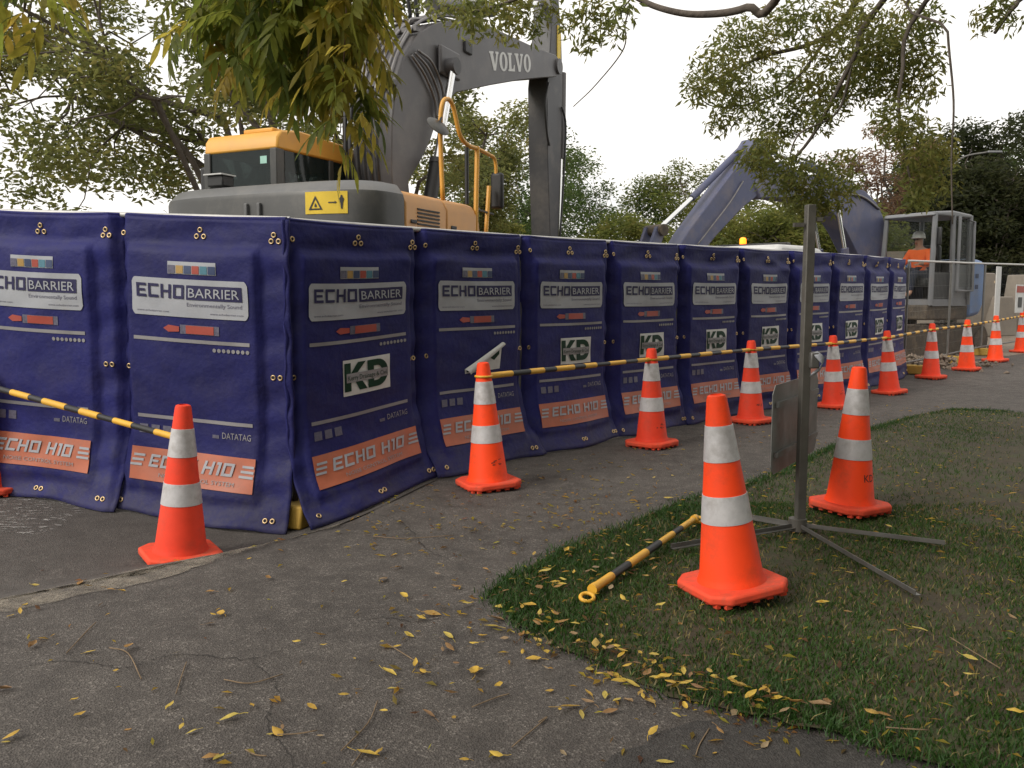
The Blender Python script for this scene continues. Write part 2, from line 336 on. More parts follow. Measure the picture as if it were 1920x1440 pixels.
# ------------------------------------------------------------------ setting
def inside(poly, x, y):
    c = False; j = len(poly)-1
    for i in range(len(poly)):
        xi, yi = poly[i]; xj, yj = poly[j]
        if (yi > y) != (yj > y) and x < (xj-xi)*(y-yi)/(yj-yi)+xi: c = not c
        j = i
    return c
def dens(poly, d):
    out = []
    for i, p in enumerate(poly):
        q = poly[(i+1) % len(poly)]; n = max(1, int(math.dist(p, q)/d))
        out += [(p[0]+(q[0]-p[0])*k/n, p[1]+(q[1]-p[1])*k/n) for k in range(n)]
    return out
def sheet(name, poly, lift, m, step=.25, jitter=0, extra=None):
    rnd = random.Random(len(name)); poly = dens(poly, step)
    if jitter: poly = [(x+rnd.uniform(-jitter, jitter), y+rnd.uniform(-jitter, jitter)) for x, y in poly]
    xs = [p[0] for p in poly]; ys = [p[1] for p in poly]; pts = []
    x = min(xs)+step*.5
    while x < max(xs):
        y = min(ys)+step*.5
        while y < max(ys):
            if inside(poly, x, y): pts.append((x+rnd.uniform(-.1, .1)*step, y+rnd.uniform(-.1, .1)*step))
            y += step
        x += step
    n = len(poly)
    r = delaunay_2d_cdt([Vector(p) for p in poly]+[Vector(p) for p in pts], [], [list(range(n))], 1, 1e-6)
    V = [(p.x, p.y, gz(p.x, p.y)+lift+(extra(p.x, p.y) if extra else 0)) for p in r[0]]
    me = bpy.data.meshes.new(name); me.from_pydata(V, [], r[2]); me.materials.append(m); me.shade_smooth()
    bm = bmesh.new(); bm.from_mesh(me); bmesh.ops.recalc_face_normals(bm, faces=bm.faces)
    if sum(f.normal.z for f in bm.faces) < 0: bmesh.ops.reverse_faces(bm, faces=bm.faces)
    bm.to_mesh(me); bm.free()
    return setp(link(name, me), kind='structure')
# wide ground sheet to the horizon
gx = np.concatenate([np.linspace(-400, -20, 10), np.linspace(-16, 24, 41), np.linspace(30, 400, 10)])
gy = np.concatenate([np.linspace(-60, -8, 5), np.linspace(-5, 34, 40), np.linspace(40, 700, 14)])
V = [(x, y, gz(x, y)-(.25 if -6 < x < 8 and y < 9 else .03)) for y in gy for x in gx]; nx = len(gx)
F = [(j*nx+i, j*nx+i+1, (j+1)*nx+i+1, (j+1)*nx+i) for j in range(len(gy)-1) for i in range(nx-1)]
setp(link('ground', fast_mesh('ground', V, F, [M_field], smooth=True)), kind='structure')
sheet('footpath', [(-5.5, -3), (6, -3), (9, 3), (14, 10), (22, 18), (26, 24), (14, 21), (7.0, 15.6), (-.9, 6.9), (-2.4, 7.0), (-5.5, 8.2)], 0, M_path, .3)
strip_line = [gp(-160, 1190, 0), gp(0, 1152, 0), gp(150, 1120, 0), gp(290, 1092, 0), gp(420, 1055, -.02), gp(540, 1015, -.03), gp(640, 975, 0)]
strip_back = [gp(640, 962, 0), gp(540, 995, -.04), gp(420, 1034, -.02), gp(290, 1066, -.01), gp(150, 1094, 0), gp(0, 1122, 0), gp(-160, 1155, 0)]
sheet('road', strip_back[::-1]+[(-.55, 6.35), (-1.2, 6.5), (-6.5, 7.8), (-7, 4.2)], .004, M_road, .2)
sheet('worn_edging', strip_line+strip_back, .008, M_strip, .045, .02)
sheet('site_yard', [(-12, 9), (-2.4, 6.9), (-.9, 6.8), (7.1, 15.5), (14, 20.5), (26, 24), (24, 34), (-14, 34)], .006, M_site, .8)
GR = [gp(915, 1118), gp(950, 1090), gp(1010, 1062), gp(1090, 1018), gp(1180, 985), gp(1270, 948), gp(1390, 915), gp(1470, 885), gp(1540, 852), gp(1620, 812), gp(1700, 785), gp(1790, 770), (6.6, 10.0), (9.5, 10.6), (9.2, 6), (6, -.5), (2.2, 1.9), gp(1660, 1420), gp(1540, 1375), gp(1400, 1345), gp(1260, 1305), gp(1130, 1255), gp(1030, 1205), gp(960, 1165)]
def mound(x, y): return .004+.5*(.012*math.sin(3.1*x+1.7*y)+.010*math.sin(5.3*x-4.1*y+1))
sheet('lawn', GR, .008, M_soil, .07, .025, mound)
sheet('tar_patch', [gp(1130, 1440), gp(1200, 1395), gp(1300, 1350), gp(1420, 1352), gp(1560, 1385), gp(1700, 1435), gp(1760, 1560), gp(1100, 1560)], .005, M_patch, .05, .016)
rng = np.random.default_rng(7)
M_crack = mat('crack_dark', (.018, .016, .014), .95)  # flat dark colour of the thin crack strips
foot = bpy.data.objects['footpath']
for pts in ([(700, 955), (760, 985), (800, 1030), (850, 1052)], [(0, 1260), (120, 1240), (230, 1252), (330, 1228), (470, 1236), (560, 1205)], [(470, 1236), (520, 1290), (500, 1350), (560, 1440)], [(560, 1205), (700, 1160), (800, 1165), (905, 1130)]):
    cv = bez([Vector((*gp(u, v), 0)) for u, v in pts], 14); vs = []; fs = []
    for k, p in enumerate(cv):
        p = p+Vector((rng.normal(0, .006), rng.normal(0, .006), 0)); h_ = .0012+.0016*rng.uniform()*math.sin(math.pi*k/(len(cv)-1)); z = gz(p.x, p.y)+.0035
        vs += [(p.x-h_*.4, p.y-h_, z), (p.x+h_*.4, p.y+h_, z)]
    MB().add(vs, [(2*k, 2*k+1, 2*k+3, 2*k+2) for k in range(len(cv)-1)]).build('crack', M_crack, foot)
# chalky scuffs on the road
patchy(M_chalk, 14, .54, .66, (1, 2.6, 1))
o = sheet('chalk_marks', [gp(-40, 995, -.09), gp(60, 1005, -.1), gp(120, 985, -.1), gp(175, 950, -.1), gp(150, 930, -.1), gp(60, 938, -.1), gp(-40, 950, -.09)], .009, M_chalk, .06, .02)
setp(o, 'white chalky scuff marks on the road by the left cone', 'marks', kind='stuff')

# grass blades
def grass():
    n = 150000; P = []; ed = np.array(dens(GR, .004)); ed = ed[(ed[:, 0] < 6) & (ed[:, 1] > 1.6)]; ed = ed[rng.integers(0, len(ed), 9000)]+rng.normal(0, .03, (9000, 2))
    px = np.concatenate([rng.uniform(-.2, 6.5, n), rng.uniform(-.2, 3.2, n)]); py = np.concatenate([rng.uniform(1.8, 10.4, n), rng.uniform(2.0, 5.5, n)])
    px = np.concatenate([px, ed[:, 0]]); py = np.concatenate([py, ed[:, 1]])
    keep = np.array([inside(GR, x, y) for x, y in zip(px, py)]); keep[-9000:] = True
    # thin, worn turf: patchy density, thick at the edge
    dn = np.sin(2.3*px+1.1)*np.sin(1.9*py+.4)+.6*np.sin(5.1*px-3.3*py)+.4*np.sin(9*px+7*py)
    near = np.zeros(len(px))
    e = np.array(dens(GR, .1)); e = e[(e[:, 0] < 7) & (e[:, 1] > 1.5)]
    for i in range(0, len(px), 20000):
        d = np.sqrt(((np.stack([px[i:i+20000], py[i:i+20000]], 1)[:, None]-e[None])**2).sum(2)).min(1); near[i:i+20000] = np.exp(-(d/.28)**2)
    pr = np.clip(.46+.26*dn+.22*near, .06, 1); keep &= rng.uniform(0, 1, len(px)) < pr
    px, py, near, dn = px[keep], py[keep], near[keep], dn[keep]; n = len(px)
    h = rng.uniform(.010, .030, n)*(1+.45*near*rng.uniform(.0, 1, n))*np.where(rng.uniform(0, 1, n) < .05, 1.7, 1)
    a = rng.uniform(0, 2*np.pi, n); t = rng.uniform(0, 2*np.pi, n); ln = rng.uniform(.2, 1.3, n)*h
    wd = rng.uniform(.0016, .0034, n)
    z = np.array([gz(x, y)+.006+mound(x, y) for x, y in zip(px, py)])
    b = np.stack([px, py, z], 1); side = np.stack([np.cos(a), np.sin(a), 0*a], 1)*wd[:, None]
    ld = np.stack([np.cos(t), np.sin(t), 0*t], 1)*ln[:, None]
    up = np.array([0, 0, 1.])[None]*h[:, None]
    V = np.stack([b-side, b+side, b+up*.6+ld*.35+side*.7, b+up*.6+ld*.35-side*.7, b+up+ld], 1).reshape(-1, 3)
    k = np.arange(n)[:, None]*5
    F = np.concatenate([k+np.array([[0, 1, 2]]), k+np.array([[0, 2, 3]]), k+np.array([[3, 2, 4]])])
    c0 = np.array([.026, .072, .012]); c1 = np.array([.06, .115, .018]); c2 = np.array([.26, .21, .08])
    m = np.clip(rng.uniform(0, 1, n)*.9-.35*near, 0, 1)[:, None]; C = c0*(1-m)+c1*m
    dry = (rng.uniform(0, 1, n) < np.clip(.17-.1*near-.12*dn, .03, .5))[:, None]; C = np.where(dry, c2*rng.uniform(.6, 1.1, n)[:, None], C)
    o = link('grass', fast_mesh('grass', V, F, [M_grass], np.repeat(C, 5, 0)))
    setp(o, 'short patchy green grass strewn with leaves beside the footpath', 'grass', kind='stuff')
grass()

# ------------------------------------------------------------------ lettering
_txt = {}
def text2d(st):
    """built-in font as flat triangles, cap height 1, starting at x=0"""
    if st in _txt: return _txt[st]
    c = bpy.data.curves.new('t', 'FONT'); c.body = st; c.size = 1; c.resolution_u = 2
    o = bpy.data.objects.new('t', c); COL.objects.link(o)
    dg = bpy.context.evaluated_depsgraph_get(); me = bpy.data.meshes.new_from_object(o.evaluated_get(dg))
    vs = [(v.co.x, v.co.y) for v in me.vertices]; fs = [tuple(p.vertices) for p in me.polygons]
    bpy.data.objects.remove(o); bpy.data.curves.remove(c); bpy.data.meshes.remove(me)
    x0 = min(v[0] for v in vs); y1 = .70
    vs = [((v[0]-x0)/y1, v[1]/y1) for v in vs]; _txt[st] = (vs, fs); return _txt[st]
BL = {  # square block capitals: (x0,y0,x1,y1), not overlapping
 'E': [(0,0,.2,1),(.2,.8,.8,1),(.2,.41,.72,.59),(.2,0,.8,.2)], 'C': [(0,0,.2,1),(.2,.8,.82,1),(.2,0,.82,.2)],
 'H': [(0,0,.2,1),(.62,0,.82,1),(.2,.41,.62,.59)], 'O': [(0,0,.2,1),(.65,0,.85,1),(.2,.8,.65,1),(.2,0,.65,.2)],
 '1': [(.16,0,.36,1),(0,.8,.16,1)], '0': [(0,0,.2,1),(.65,0,.85,1),(.2,.8,.65,1),(.2,0,.65,.2)], ' ': []}
BW = {'E': .8, 'C': .82, 'H': .82, 'O': .85, '1': .36, '0': .85, ' ': .3}
def block2d(st, shear=0, gap=.17):
    vs = []; fs = []; x = 0
    for ch in st:
        for a, b, c, d in BL[ch]:
            n = len(vs); vs += [(x+p+shear*q, q) for p, q in ((a, b), (c, b), (c, d), (a, d))]; fs.append((n, n+1, n+2, n+3))
        x += BW[ch]+gap
    return vs, fs, x-gap
K2D = ([(0,0),(.27,0),(.27,.38),(.36,.48),(.60,0),(.92,0),(.54,.62),(.90,1),(.57,1),(.27,.62),(.27,1),(0,1)], None)

# ------------------------------------------------------------------ cones
def cone_profile():
    return [(.155, .055), (.147, .075), (.14, .09), (.045, .88), (.040, .895), (.028, .90), (.026, .86), (.024, .70)]
def crad(z): return .14+(z-.09)*(.045-.14)/(.88-.09)
def make_cone(mbody, mbase):
    root = empty('traffic_cone')
    MB().lathe(cone_profile(), 36).build('cone_body', mbody, root, smooth='auto')
    h, ch = .205, .07
    o = [(-h+ch, -h), (h-ch, -h), (h, -h+ch), (h, h-ch), (h-ch, h), (-h+ch, h), (-h, h-ch), (-h, -h+ch)]
    b = MB().prism(o, .014, .056, 'z'); b.build('base', mbase, root, bevel=.012)
    f = MB()
    for x in (-.14, -.07, 0, .07, .14):
        for y in (-.175, .175): f.box((x, y, .009), (.03, .02, .018)); f.box((y, x, .0085), (.02, .03, .017))
    setp(f.build('foot_nubs', mbase, root), kind='stuff')
    for z0, z1 in ((.605, .765), (.33, .455)):
        c = MB().lathe([(crad(z0)+.0005, z0), (crad(z0)+.0028, z0+.001), (crad(z1)+.0028, z1-.001), (crad(z1)+.0005, z1)], 36)
        c.build('reflective_collar', M_refl, root, smooth='auto')
    return root
cone_new = make_cone(M_cone, M_base); cone_old = make_cone(M_coneold, M_base)
CONES = [  # x, y, rotation, lean about y, kind, label
 (1.00, 3.76, .35, -.105, 0, 'bright orange cone standing nearest the camera at the front of the grass'),
 (2.12, 5.26, .55, .03, 0, 'bright orange cone on the grass behind the sign stand, with black KD letters'),
 (-1.92, 4.82, .62, .055, 1, 'reddish orange cone on the worn edging, in front of the bright blue barrier panel'),
 (-3.84, 6.10, .5, .03, 1, 'reddish cone cut off by the left edge of the picture'),
 (-.17, 6.06, .42, -.04, 0, 'orange cone in front of the barrier panel with the peeling sticker'),
 (1.29, 7.78, .8, -.02, 1, 'orange cone in front of the fourth shaded barrier panel, second along the footpath row'),
 (2.62, 9.28, .6, -.02, 1, 'orange cone just left of the sign stand pole, third along the footpath row'),
 (4.03, 10.6, .7, -.05, 1, 'dull red cone just right of the sign stand pole, fourth along the footpath row'),
 (5.40, 12.14, .5, -.08, 1, 'dull red leaning cone before the last barrier panel'),
 (6.88, 13.96, .6, -.02, 1, 'orange cone beside a yellow fence foot, first after the barrier ends'),
 (8.10, 15.16, .7, -.03, 0, 'orange cone in front of the bare mesh fence, second after the barrier ends'),
 (9.51, 16.76, .6, -.03, 0, 'orange cone before the white board, third after the barrier ends'),
 (11.2, 18.74, .6, -.03, 0, 'orange cone at the right edge, last of the footpath row')]
CP = []; used = [False, False]
for i, (x, y, rz, lean, k, lab) in enumerate(CONES):
    src = (cone_new, cone_old)[k]
    o = src if not used[k] else copy_tree(src); used[k] = True
    z = gz(x, y)+(.035 if i < 2 else .004); o.location = (x, y, z)
    o.rotation_euler = (Matrix.Rotation(lean, 3, 'Y') @ Matrix.Rotation(rz, 3, 'Z')).to_euler()
    setp(o, lab, 'traffic cone', 'traffic cones'); CP.append((Vector((x, y, z)), lean, o))
def cone_pt(i, h):
    p, l, _ = CP[i]; return p+Vector((math.sin(l)*h, 0, math.cos(l)*h))
# stencilled marks and scuffs low on some cones
def cone_mark(i, ang, z0, shape, name, size):
    o = CP[i][2]; mb = MB(); vs, fs = shape; w_ = max(v[0] for v in vs)
    P = []
    for x, y in vs:
        z = z0+y*size; r = crad(z)+.002; a = ang+(x-w_/2)*size/r; P.append((r*math.cos(a), r*math.sin(a), z))
    mb.add(P, fs).build(name, M_scuff, o)
kd = text2d('KD'); cone_mark(1, -math.pi/2-.55+.55, .2, kd, 'stencil', .045)
for i in (4, 5, 6, 7):
    r_ = random.Random(i); vs = []; fs = []
    for k in range(7):
        x, y = r_.uniform(0, 1.5), r_.uniform(0, 1); a, b = r_.uniform(.2, .6), r_.uniform(.05, .14); n = len(vs)
        vs += [(x, y), (x+a, y+.06), (x+a, y+.06+b), (x, y+b)]; fs.append((n, n+1, n+2, n+3))
    cone_mark(i, -math.pi/2-CONES[i][2]+.55, .17, (vs, fs), 'scuff', .05)

# ------------------------------------------------------------------ striped cone bars
def make_bar(name, p, q, label, r=.021, segs=None, loops=True, group='striped bars between the cones'):
    p, q = Vector(p), Vector(q); root = empty(name, p, 0, label, 'barrier bar', group)
    d = q-p; L = d.length; u = d/L; n = segs or max(5, int(L/.21)); n += 1-n % 2
    rnd = random.Random(int(L*1000)); cuts = [0.0]
    for k in range(n): cuts.append(cuts[-1]+(1.0 if k % 2 else 1.15)*rnd.uniform(.75, 1.2))
    cuts = [c/cuts[-1]*(L-.1)+.05 for c in cuts]
    for k in range(n):
        rr = r*(1.0 if k < n*.55 else .86)
        if k % 2 == 0: MB().tube([u*cuts[k], u*cuts[k+1]], rr*1.05, 12).build('yellow_sleeve', M_byel, root, smooth='auto')
        else: MB().tube([u*cuts[k], u*cuts[k+1]], rr, 12).build('black_sleeve', M_bblk, root, smooth='auto')
    if loops:
        for c, s in ((Vector((0, 0, 0)), 1), (d, -1)):
            R_ = .058; cc = c
            pts = [cc+Vector((math.cos(a)*R_, math.sin(a)*R_, 0)) for a in np.linspace(0, 2*math.pi, 17)]
            MB().tube(pts, .009, 8, False).build('end_loop', M_byel, root, smooth=True)
    return root
BH = [None]*len(CONES)
for i in range(4, 13): BH[i] = .80
BH[2] = .70; BH[3] = .80
bl = ['striped bar sloping in from the left edge across the bright blue panels',
 'striped bar from the peeling sticker panel to the second cone of the row',
 'striped bar across the fifth shaded panel, between the second and third cones',
 'striped bar passing behind the sign stand pole', 'striped bar across the ninth shaded panel, between the two dull red cones',
 'striped bar rising past the end of the barrier', 'striped bar in front of the digger tracks', 'striped bar in front of the mesh fence and white board', 'striped bar ending at the right edge of the picture']
pairs = [(3, 2), (4, 5), (5, 6), (6, 7), (7, 8), (8, 9), (9, 10), (10, 11), (11, 12)]
for (a, b), lab in zip(pairs, bl): make_bar('cone_bar', cone_pt(a, BH[a]), cone_pt(b, BH[b]), lab)
x0, y0 = gp(1108, 1132); x1, y1 = gp(1305, 990)
gb = make_bar('cone_bar', (x0, y0, gz(x0, y0)+.062), (x1, y1, gz(x1, y1)+.062), 'striped bar lying loose on the grass by the nearest cone', r=.02, segs=7, loops=False)
for c in (Vector((0, 0, 0)), Vector((x1-x0, y1-y0, 0))):
    s = -1 if c.length < .1 else 1; u = Vector((x1-x0, y1-y0, 0)).normalized()
    MB().tube([c+u*s*-.05, c+u*s*-.01], .024, 12).build('end_cap', M_byel, gb, smooth='auto')
    pts = [c+u*s*.04+Vector((math.cos(a)*.03, math.sin(a)*.03, -.02+.008*math.sin(a))) for a in np.linspace(0, 2*math.pi, 17)]
    MB().tube(pts, .009, 8, False).build('end_loop', M_byel, gb, smooth=True)

# ------------------------------------------------------------------ noise barrier panels
ring = MB()
for a_ in range(14):
    q = 2*math.pi*a_/14
    for k in range(6):
        e_ = 2*math.pi*k/6; rr_ = .0145+.0055*math.cos(e_); ring.v.append((rr_*math.cos(q), -.0055*math.sin(e_), rr_*math.sin(q)))
for a_ in range(14):
    for k in range(6): ring.f.append((a_*6+k, a_*6+(k+1) % 6, ((a_+1) % 14)*6+(k+1) % 6, ((a_+1) % 14)*6+k))
EYE = ring.build('eyelet', M_brass, smooth=True, mesh_only=True)
HOLE = MB().add([(.0105*math.cos(2*math.pi*k/10), -.001, .0105*math.sin(2*math.pi*k/10)) for k in range(10)], [tuple(range(10))]).build('eyelet_hole', M_hole, mesh_only=True)
def make_panel(A, B, zA, zB, seed, label, sign='flat', flapR=0, rec=(1, 1), u1=.84, pe=.875, group='noise barrier panels on the fence', flare=1.0):
    A, B = Vector(A), Vector(B); D2 = B-A; W = D2.length; dx = D2.normalized(); ang = math.atan2(dx.y, dx.x)
    root = empty('noise_barrier_panel', (A.x, A.y, gz(A.x, A.y)), ang, label, 'noise barrier', group)
    z0 = gz(A.x, A.y); rn = random.Random(seed); ph = [rn.uniform(0, 6.28) for _ in range(12)]; am = [rn.uniform(.25, 1.9) for _ in range(6)]
    yo = Vector((-dx.y, dx.x))                     # into the site
    fl = flare*rn.uniform(.8, 1.15)
    def surf(u, t, eps=0.0):
        u_ = min(max(u, 0), 1); wx = A.x+dx.x*W*u_; wy = A.y+dx.y*W*u_
        zt = zA+(zB-zA)*u_-.012*math.sin(math.pi*u_)*(1+.5*math.sin(ph[10])); L = 2.0
        t1 = .66; s = t/L
        pad = ss(.05, .085, u_)*(1-ss(pe, pe+.04, u_))*ss(.17, .235, t)*(1-ss(1.80, 1.88, t))
        edge = -.075*rec[0]*(1-ss(-.01, .05, u_))-.075*rec[1]*ss(.95, 1.01, u_)
        # folds pulled from the top corners, soft waves, horizontal creases
        fold = .016*am[0]*math.exp(-((t-.10-.35*abs(u_-.5))/.05)**2)*(.5+.5*math.cos(3*u_+ph[0]))
        fold -= .02*am[1]*math.exp(-((u_-.5)/.22)**2)*math.exp(-((t-.16)/.09)**2)
        wav = .006*am[2]*math.sin(7*u_+2.2*t+ph[1])+.005*am[3]*math.sin(4.2*t+ph[2]+2*u_)+.004*math.sin(11*t+3*math.sin(4*u_+ph[3])+ph[4])
        crz = .0028*math.sin(29*t+4*math.sin(5*u_+ph[5])+ph[6])+.0022*math.sin(23*u_+9*t+ph[7])
        side = (1-pad)*(.006*math.sin(17*t+ph[8])+.005*math.sin(31*t+9*u_+ph[9]))
        q = max(0, (s-t1)/(1-t1)); fo = .24*fl*q**1.7*(1+.22*math.sin(5.5*u_+ph[11]))
        drop_v = t*(zt-gz(wx, wy))/L if q == 0 else t*(zt-gz(wx, wy))/L
        out = .05*pad*(1-.6*q)+edge*(1-q*.6)+fold+(wav+crz)*(.6+.4*q)+side+fo+.055*ss(.0, .05, t)*0+eps
        gx_, gy_ = wx-yo.x*out, wy-yo.y*out
        zz = zt-t/L*(zt-gz(gx_, gy_)-.012)
        if q > .9: zz += .012*max(0, math.sin(9*u_+ph[3]))*(q-.9)*10
        tw = flapR*ss(.8, 1, u_)
        return Vector((W*u+(u-.5)*.07*q, -out+tw*.16*ss(.8, 1, u_), zz-z0))
    nu, nt_ = 64, 72; vs = []; fs = []
    for j in range(nt_+1):
        for i in range(nu+1): vs.append(surf(-.012+1.024*i/nu, 2.0*j/nt_))
    for j in range(nt_):
        for i in range(nu): b = j*(nu+1)+i; fs.append((b, b+nu+1, b+nu+2, b+1))
    me = bpy.data.meshes.new('fabric'); me.from_pydata(vs, [], fs); me.materials.append(M_blue); me.shade_smooth()
    fab = link('fabric', me, root); sd = fab.modifiers.new('thickness', 'SOLIDIFY'); sd.thickness = .014; sd.offset = -1
    # folded top hem over the rail
    hem = MB().tube([surf(.006+.988*k/20, 0)+Vector((0, .012, .004)) for k in range(21)], .014, 8); hem.build('top_hem', M_blue, root, smooth='auto')
    X = lambda m_: m_/W
    def patch(name, u0, u1, t0, t1, eps, m, par=root, nx=40, nz=8, corner=0):
        v = []; f = []
        for j in range(nz+1):
            for i in range(nx+1):
                uu, tt = u0+(u1-u0)*i/nx, t0+(t1-t0)*j/nz
                if corner and i in (0, nx) and j in (0, nz):
                    uu += corner/W*(1 if i == 0 else -1)*.35; tt += corner*(1 if j == 0 else -1)*.35
                v.append(surf(uu, tt, eps))
        for j in range(nz):
            for i in range(nx): b = j*(nx+1)+i; f.append((b, b+nx+1, b+nx+2, b+1))
        return MB().add(v, f).build(name, m, par, smooth=True)
    def write(name, vf, u0, tb, h, width, eps, m, par, shear=0):
        """2D outline with height 1: baseline tb, stretched to the given width (m)"""
        v, f = vf[0], vf[1]; xm = max(p[0] for p in v); sx = width/xm
        return MB().add([surf(u0+(p[0]*sx+shear*p[1]*h)/W, tb-p[1]*h, eps) for p in v], f).build(name, m, par)
    u0 = .115
    st = patch('icon_strip', .335, .62, .29, .372, .004, M_white, nx=10, nz=3)
    for k, m_ in enumerate((M_dimgrey, M_amber, M_dkblue, M_red, M_teal, M_dkblue)):
        a = .335+.285*(k+.06)/6; patch('icon', a, a+.285*.88/6, .315, .368, .007, m_, st, 2, 2)
    lb = patch('label', u0, u1, .405, .655, .006, M_white, corner=.03)
    LW = (u1-u0)*W; b2 = block2d('ECHO')
    write('lettering', b2, u0+.045*LW/W, .535, .092, LW*.42, .011, M_navy, lb)
    patch('name_box', u0+.485*(u1-u0), u0+.955*(u1-u0), .443, .538, .0095, M_navy, lb, 24, 3)
    write('lettering', text2d('BARRIER'), u0+.505*(u1-u0), .522, .062, LW*.43, .0135, M_white, lb)
    write('tagline', text2d('Environmentally Sound'), u0+.49*(u1-u0), .582, .026, LW*.46, .008, M_dimgrey, lb)
    write('tagline', text2d('www.echobarrier.com'), u0+.045*(u1-u0), .63, .014, LW*.28, .008, M_dimgrey, lb)
    write('tagline', text2d('www.echobarrier.com'), u0+.68*(u1-u0), .63, .014, LW*.28, .008, M_dimgrey, lb)
    ar = patch('arrow_print', .40, .63, .705, .765, .004, M_dimgrey, nx=6, nz=3)
    patch('arrow_bar', .435, .60, .708, .762, .007, M_red, ar, 5, 3)
    MB().add([surf(.30, .735, .006), surf(.33, .712, .006), surf(.395, .718, .006), surf(.395, .752, .006), surf(.33, .758, .006)], [(0, 4, 3, 2, 1)]).build('arrow_head', M_red, root)
    patch('stripe', u0, u1, .80, .824, .004, M_grey, nx=16, nz=1)
    for k in range(8):
        cu = u1-.012-(7-k)*.0275; MB().add([surf(cu+.0105*math.cos(a)/1, .862+.0135*math.sin(a), .005) for a in np.linspace(0, 2*math.pi, 10, False)], [tuple(range(10))]).build('dot', M_grey, root)
    patch('stripe', u0, u1, 1.33, 1.354, .004, M_grey, nx=16, nz=1)
    for k in range(3): patch('icon_block', u0+.012+k*.07, u0+.062+k*.07, 1.40, 1.46, .004, M_dimgrey, nx=2, nz=2)
    write('lettering', text2d('DATATAG'), u1-.175, 1.445, .042, .165*W, .005, M_grey, root)
    patch('small_tag', u1-.235, u1-.195, 1.425, 1.448, .004, M_dimgrey, nx=2, nz=1)
    bd = patch('orange_band', .09, pe, 1.555, 1.775, .008, M_orange, nx=48, nz=10)
    b2 = block2d('ECHO H10', .22)
    write('lettering', b2, .20, 1.682, .085, (pe-.31)*W, .014, M_white, bd)
    write('tagline', text2d('NOISE CONTROL SYSTEM'), .27, 1.742, .026, .45*W, .014, M_grey, bd)
    for k in range(3):
        for a, b in ((.092, .175), (pe-.085, pe-.003)):
            patch('flash', a+.008*(2-k), b-.008*k if b < .5 else b, 1.602+k*.032, 1.618+k*.032, .013, M_white, bd, 4, 1)
    # eyelets
    for eu, et in ((.50, .075), (.478, .118), (.522, .118), (.93, .10), (.955, .14), (.915, .14), (.04, .12), (.905, 1.02), (.945, 1.02), (.045, 1.02), (.90, 1.93), (.935, 1.93), (.47, 1.93), (.505, 1.93), (.05, 1.93)):
        P = surf(eu, et, .003); Q = surf(eu, et+.01, .003)-P; tilt = math.atan2(-Q.y, -Q.z) if abs(Q.z) > 1e-6 else 0
        e = link('eyelet', EYE, root, P, (-tilt if Q.z < 0 else tilt, 0, 0)); link('eyelet_hole', HOLE, e)
    # contractor's sticker
    a, b, c, d = .345, .70, .945, 1.20
    def kd(par, eps, mask=None):
        vK = [(a+.02*(b-a)+p[0]*.46*(b-a)/.92, d-.03-(p[1]*.9)*(d-c-.03)) for p in K2D[0]]
        MB().add([surf(p[0], p[1], eps) for p in vK], [(0, 1, 2, 9, 10, 11)[:0] or tuple(range(12))]).build('letter', M_green, par)
        vo = []; vi = []
        for k in range(13):
            q = -math.pi/2+math.pi*k/12; vo.append((.42+.46*math.cos(q) if 0 < k < 12 else .42, .5+.5*math.sin(q))); vi.append((.40+.22*math.cos(q) if 0 < k < 12 else .40, .5+.27*math.sin(q)))
        O_ = [(0, 0)]+vo+[(0, 1)]; I_ = [(.26, .23)]+vi+[(.26, .77)]
        mapD = lambda p: surf(a+.5*(b-a)+p[0]*.46*(b-a)/.9, d-.03-(p[1]*.9)*(d-c-.03), eps)
        n = len(O_); MB().add([mapD(p) for p in O_]+[mapD(p) for p in I_], [(k, (k+1) % n, n+(k+1) % n, n+k) for k in range(n)]).build('letter', M_green, par)
    if sign == 'flat':
        sg = patch('company_sign', a, b, c, d, .005, M_paintw, nx=8, nz=6); kd(sg, .009)
        tm = (c+d)/2; patch('name_strip', a+.02, b-.02, tm-.03, tm+.035, .012, M_grey, sg, 8, 2)
        write('lettering', text2d('Kerry Drainage & Civil'), a+.03, tm+.02, .035, (b-a-.06)*W, .015, M_green, sg)
    elif sign == 'peel':
        # lower left part still stuck, upper left corner curled over on itself
        sg = MB().add([surf(a, 1.16, .005), surf(a, d, .005), surf(b-.02, d-.02, .005), surf(b, c, .012), surf(.5, 1.07, .006)], [(0, 1, 2, 4), (4, 2, 3)]).build('company_sign', M_paintw, root)
        MB().add([surf(a+.012, d-.012, .008), surf(.44, d-.012, .008), surf(.40, 1.15, .008), surf(a+.012, 1.168, .008)], [(0, 1, 2, 3)]).build('letter', M_green, sg)
        MB().add([surf(.445, d-.012, .008), surf(.51, d-.012, .008), surf(.45, 1.125, .008), surf(.425, 1.14, .008)], [(0, 1, 2, 3)]).build('letter', M_green, sg)
        MB().add([surf(.55, 1.06, .010), surf(b-.03, .98, .014), surf(b-.03, 1.05, .012), surf(.62, 1.10, .010)], [(0, 3, 2, 1)]).build('letter', M_green, sg)
        vs = []; fs = []
        for k in range(7):
            q = k/6; c1 = Vector(surf(a, 1.16, .006)).lerp(surf(b, c, .014), 0); 
            th = q*2.3; r_ = .014
            for e in (0, 1):
                base = surf(a, 1.16, .006) if e == 0 else surf(b, c, .013)
                vs.append(base+Vector((.05*q*(1-e)+.02*e*q, -r_*math.sin(th)*1.3-.004, -.05*q*(1.0-.45*e)+.006*math.sin(th))))
        for k in range(6): fs.append((2*k, 2*k+1, 2*k+3, 2*k+2))
        MB().add(vs, fs).build('curled_flap', M_paintw, sg, smooth=True)
    return root
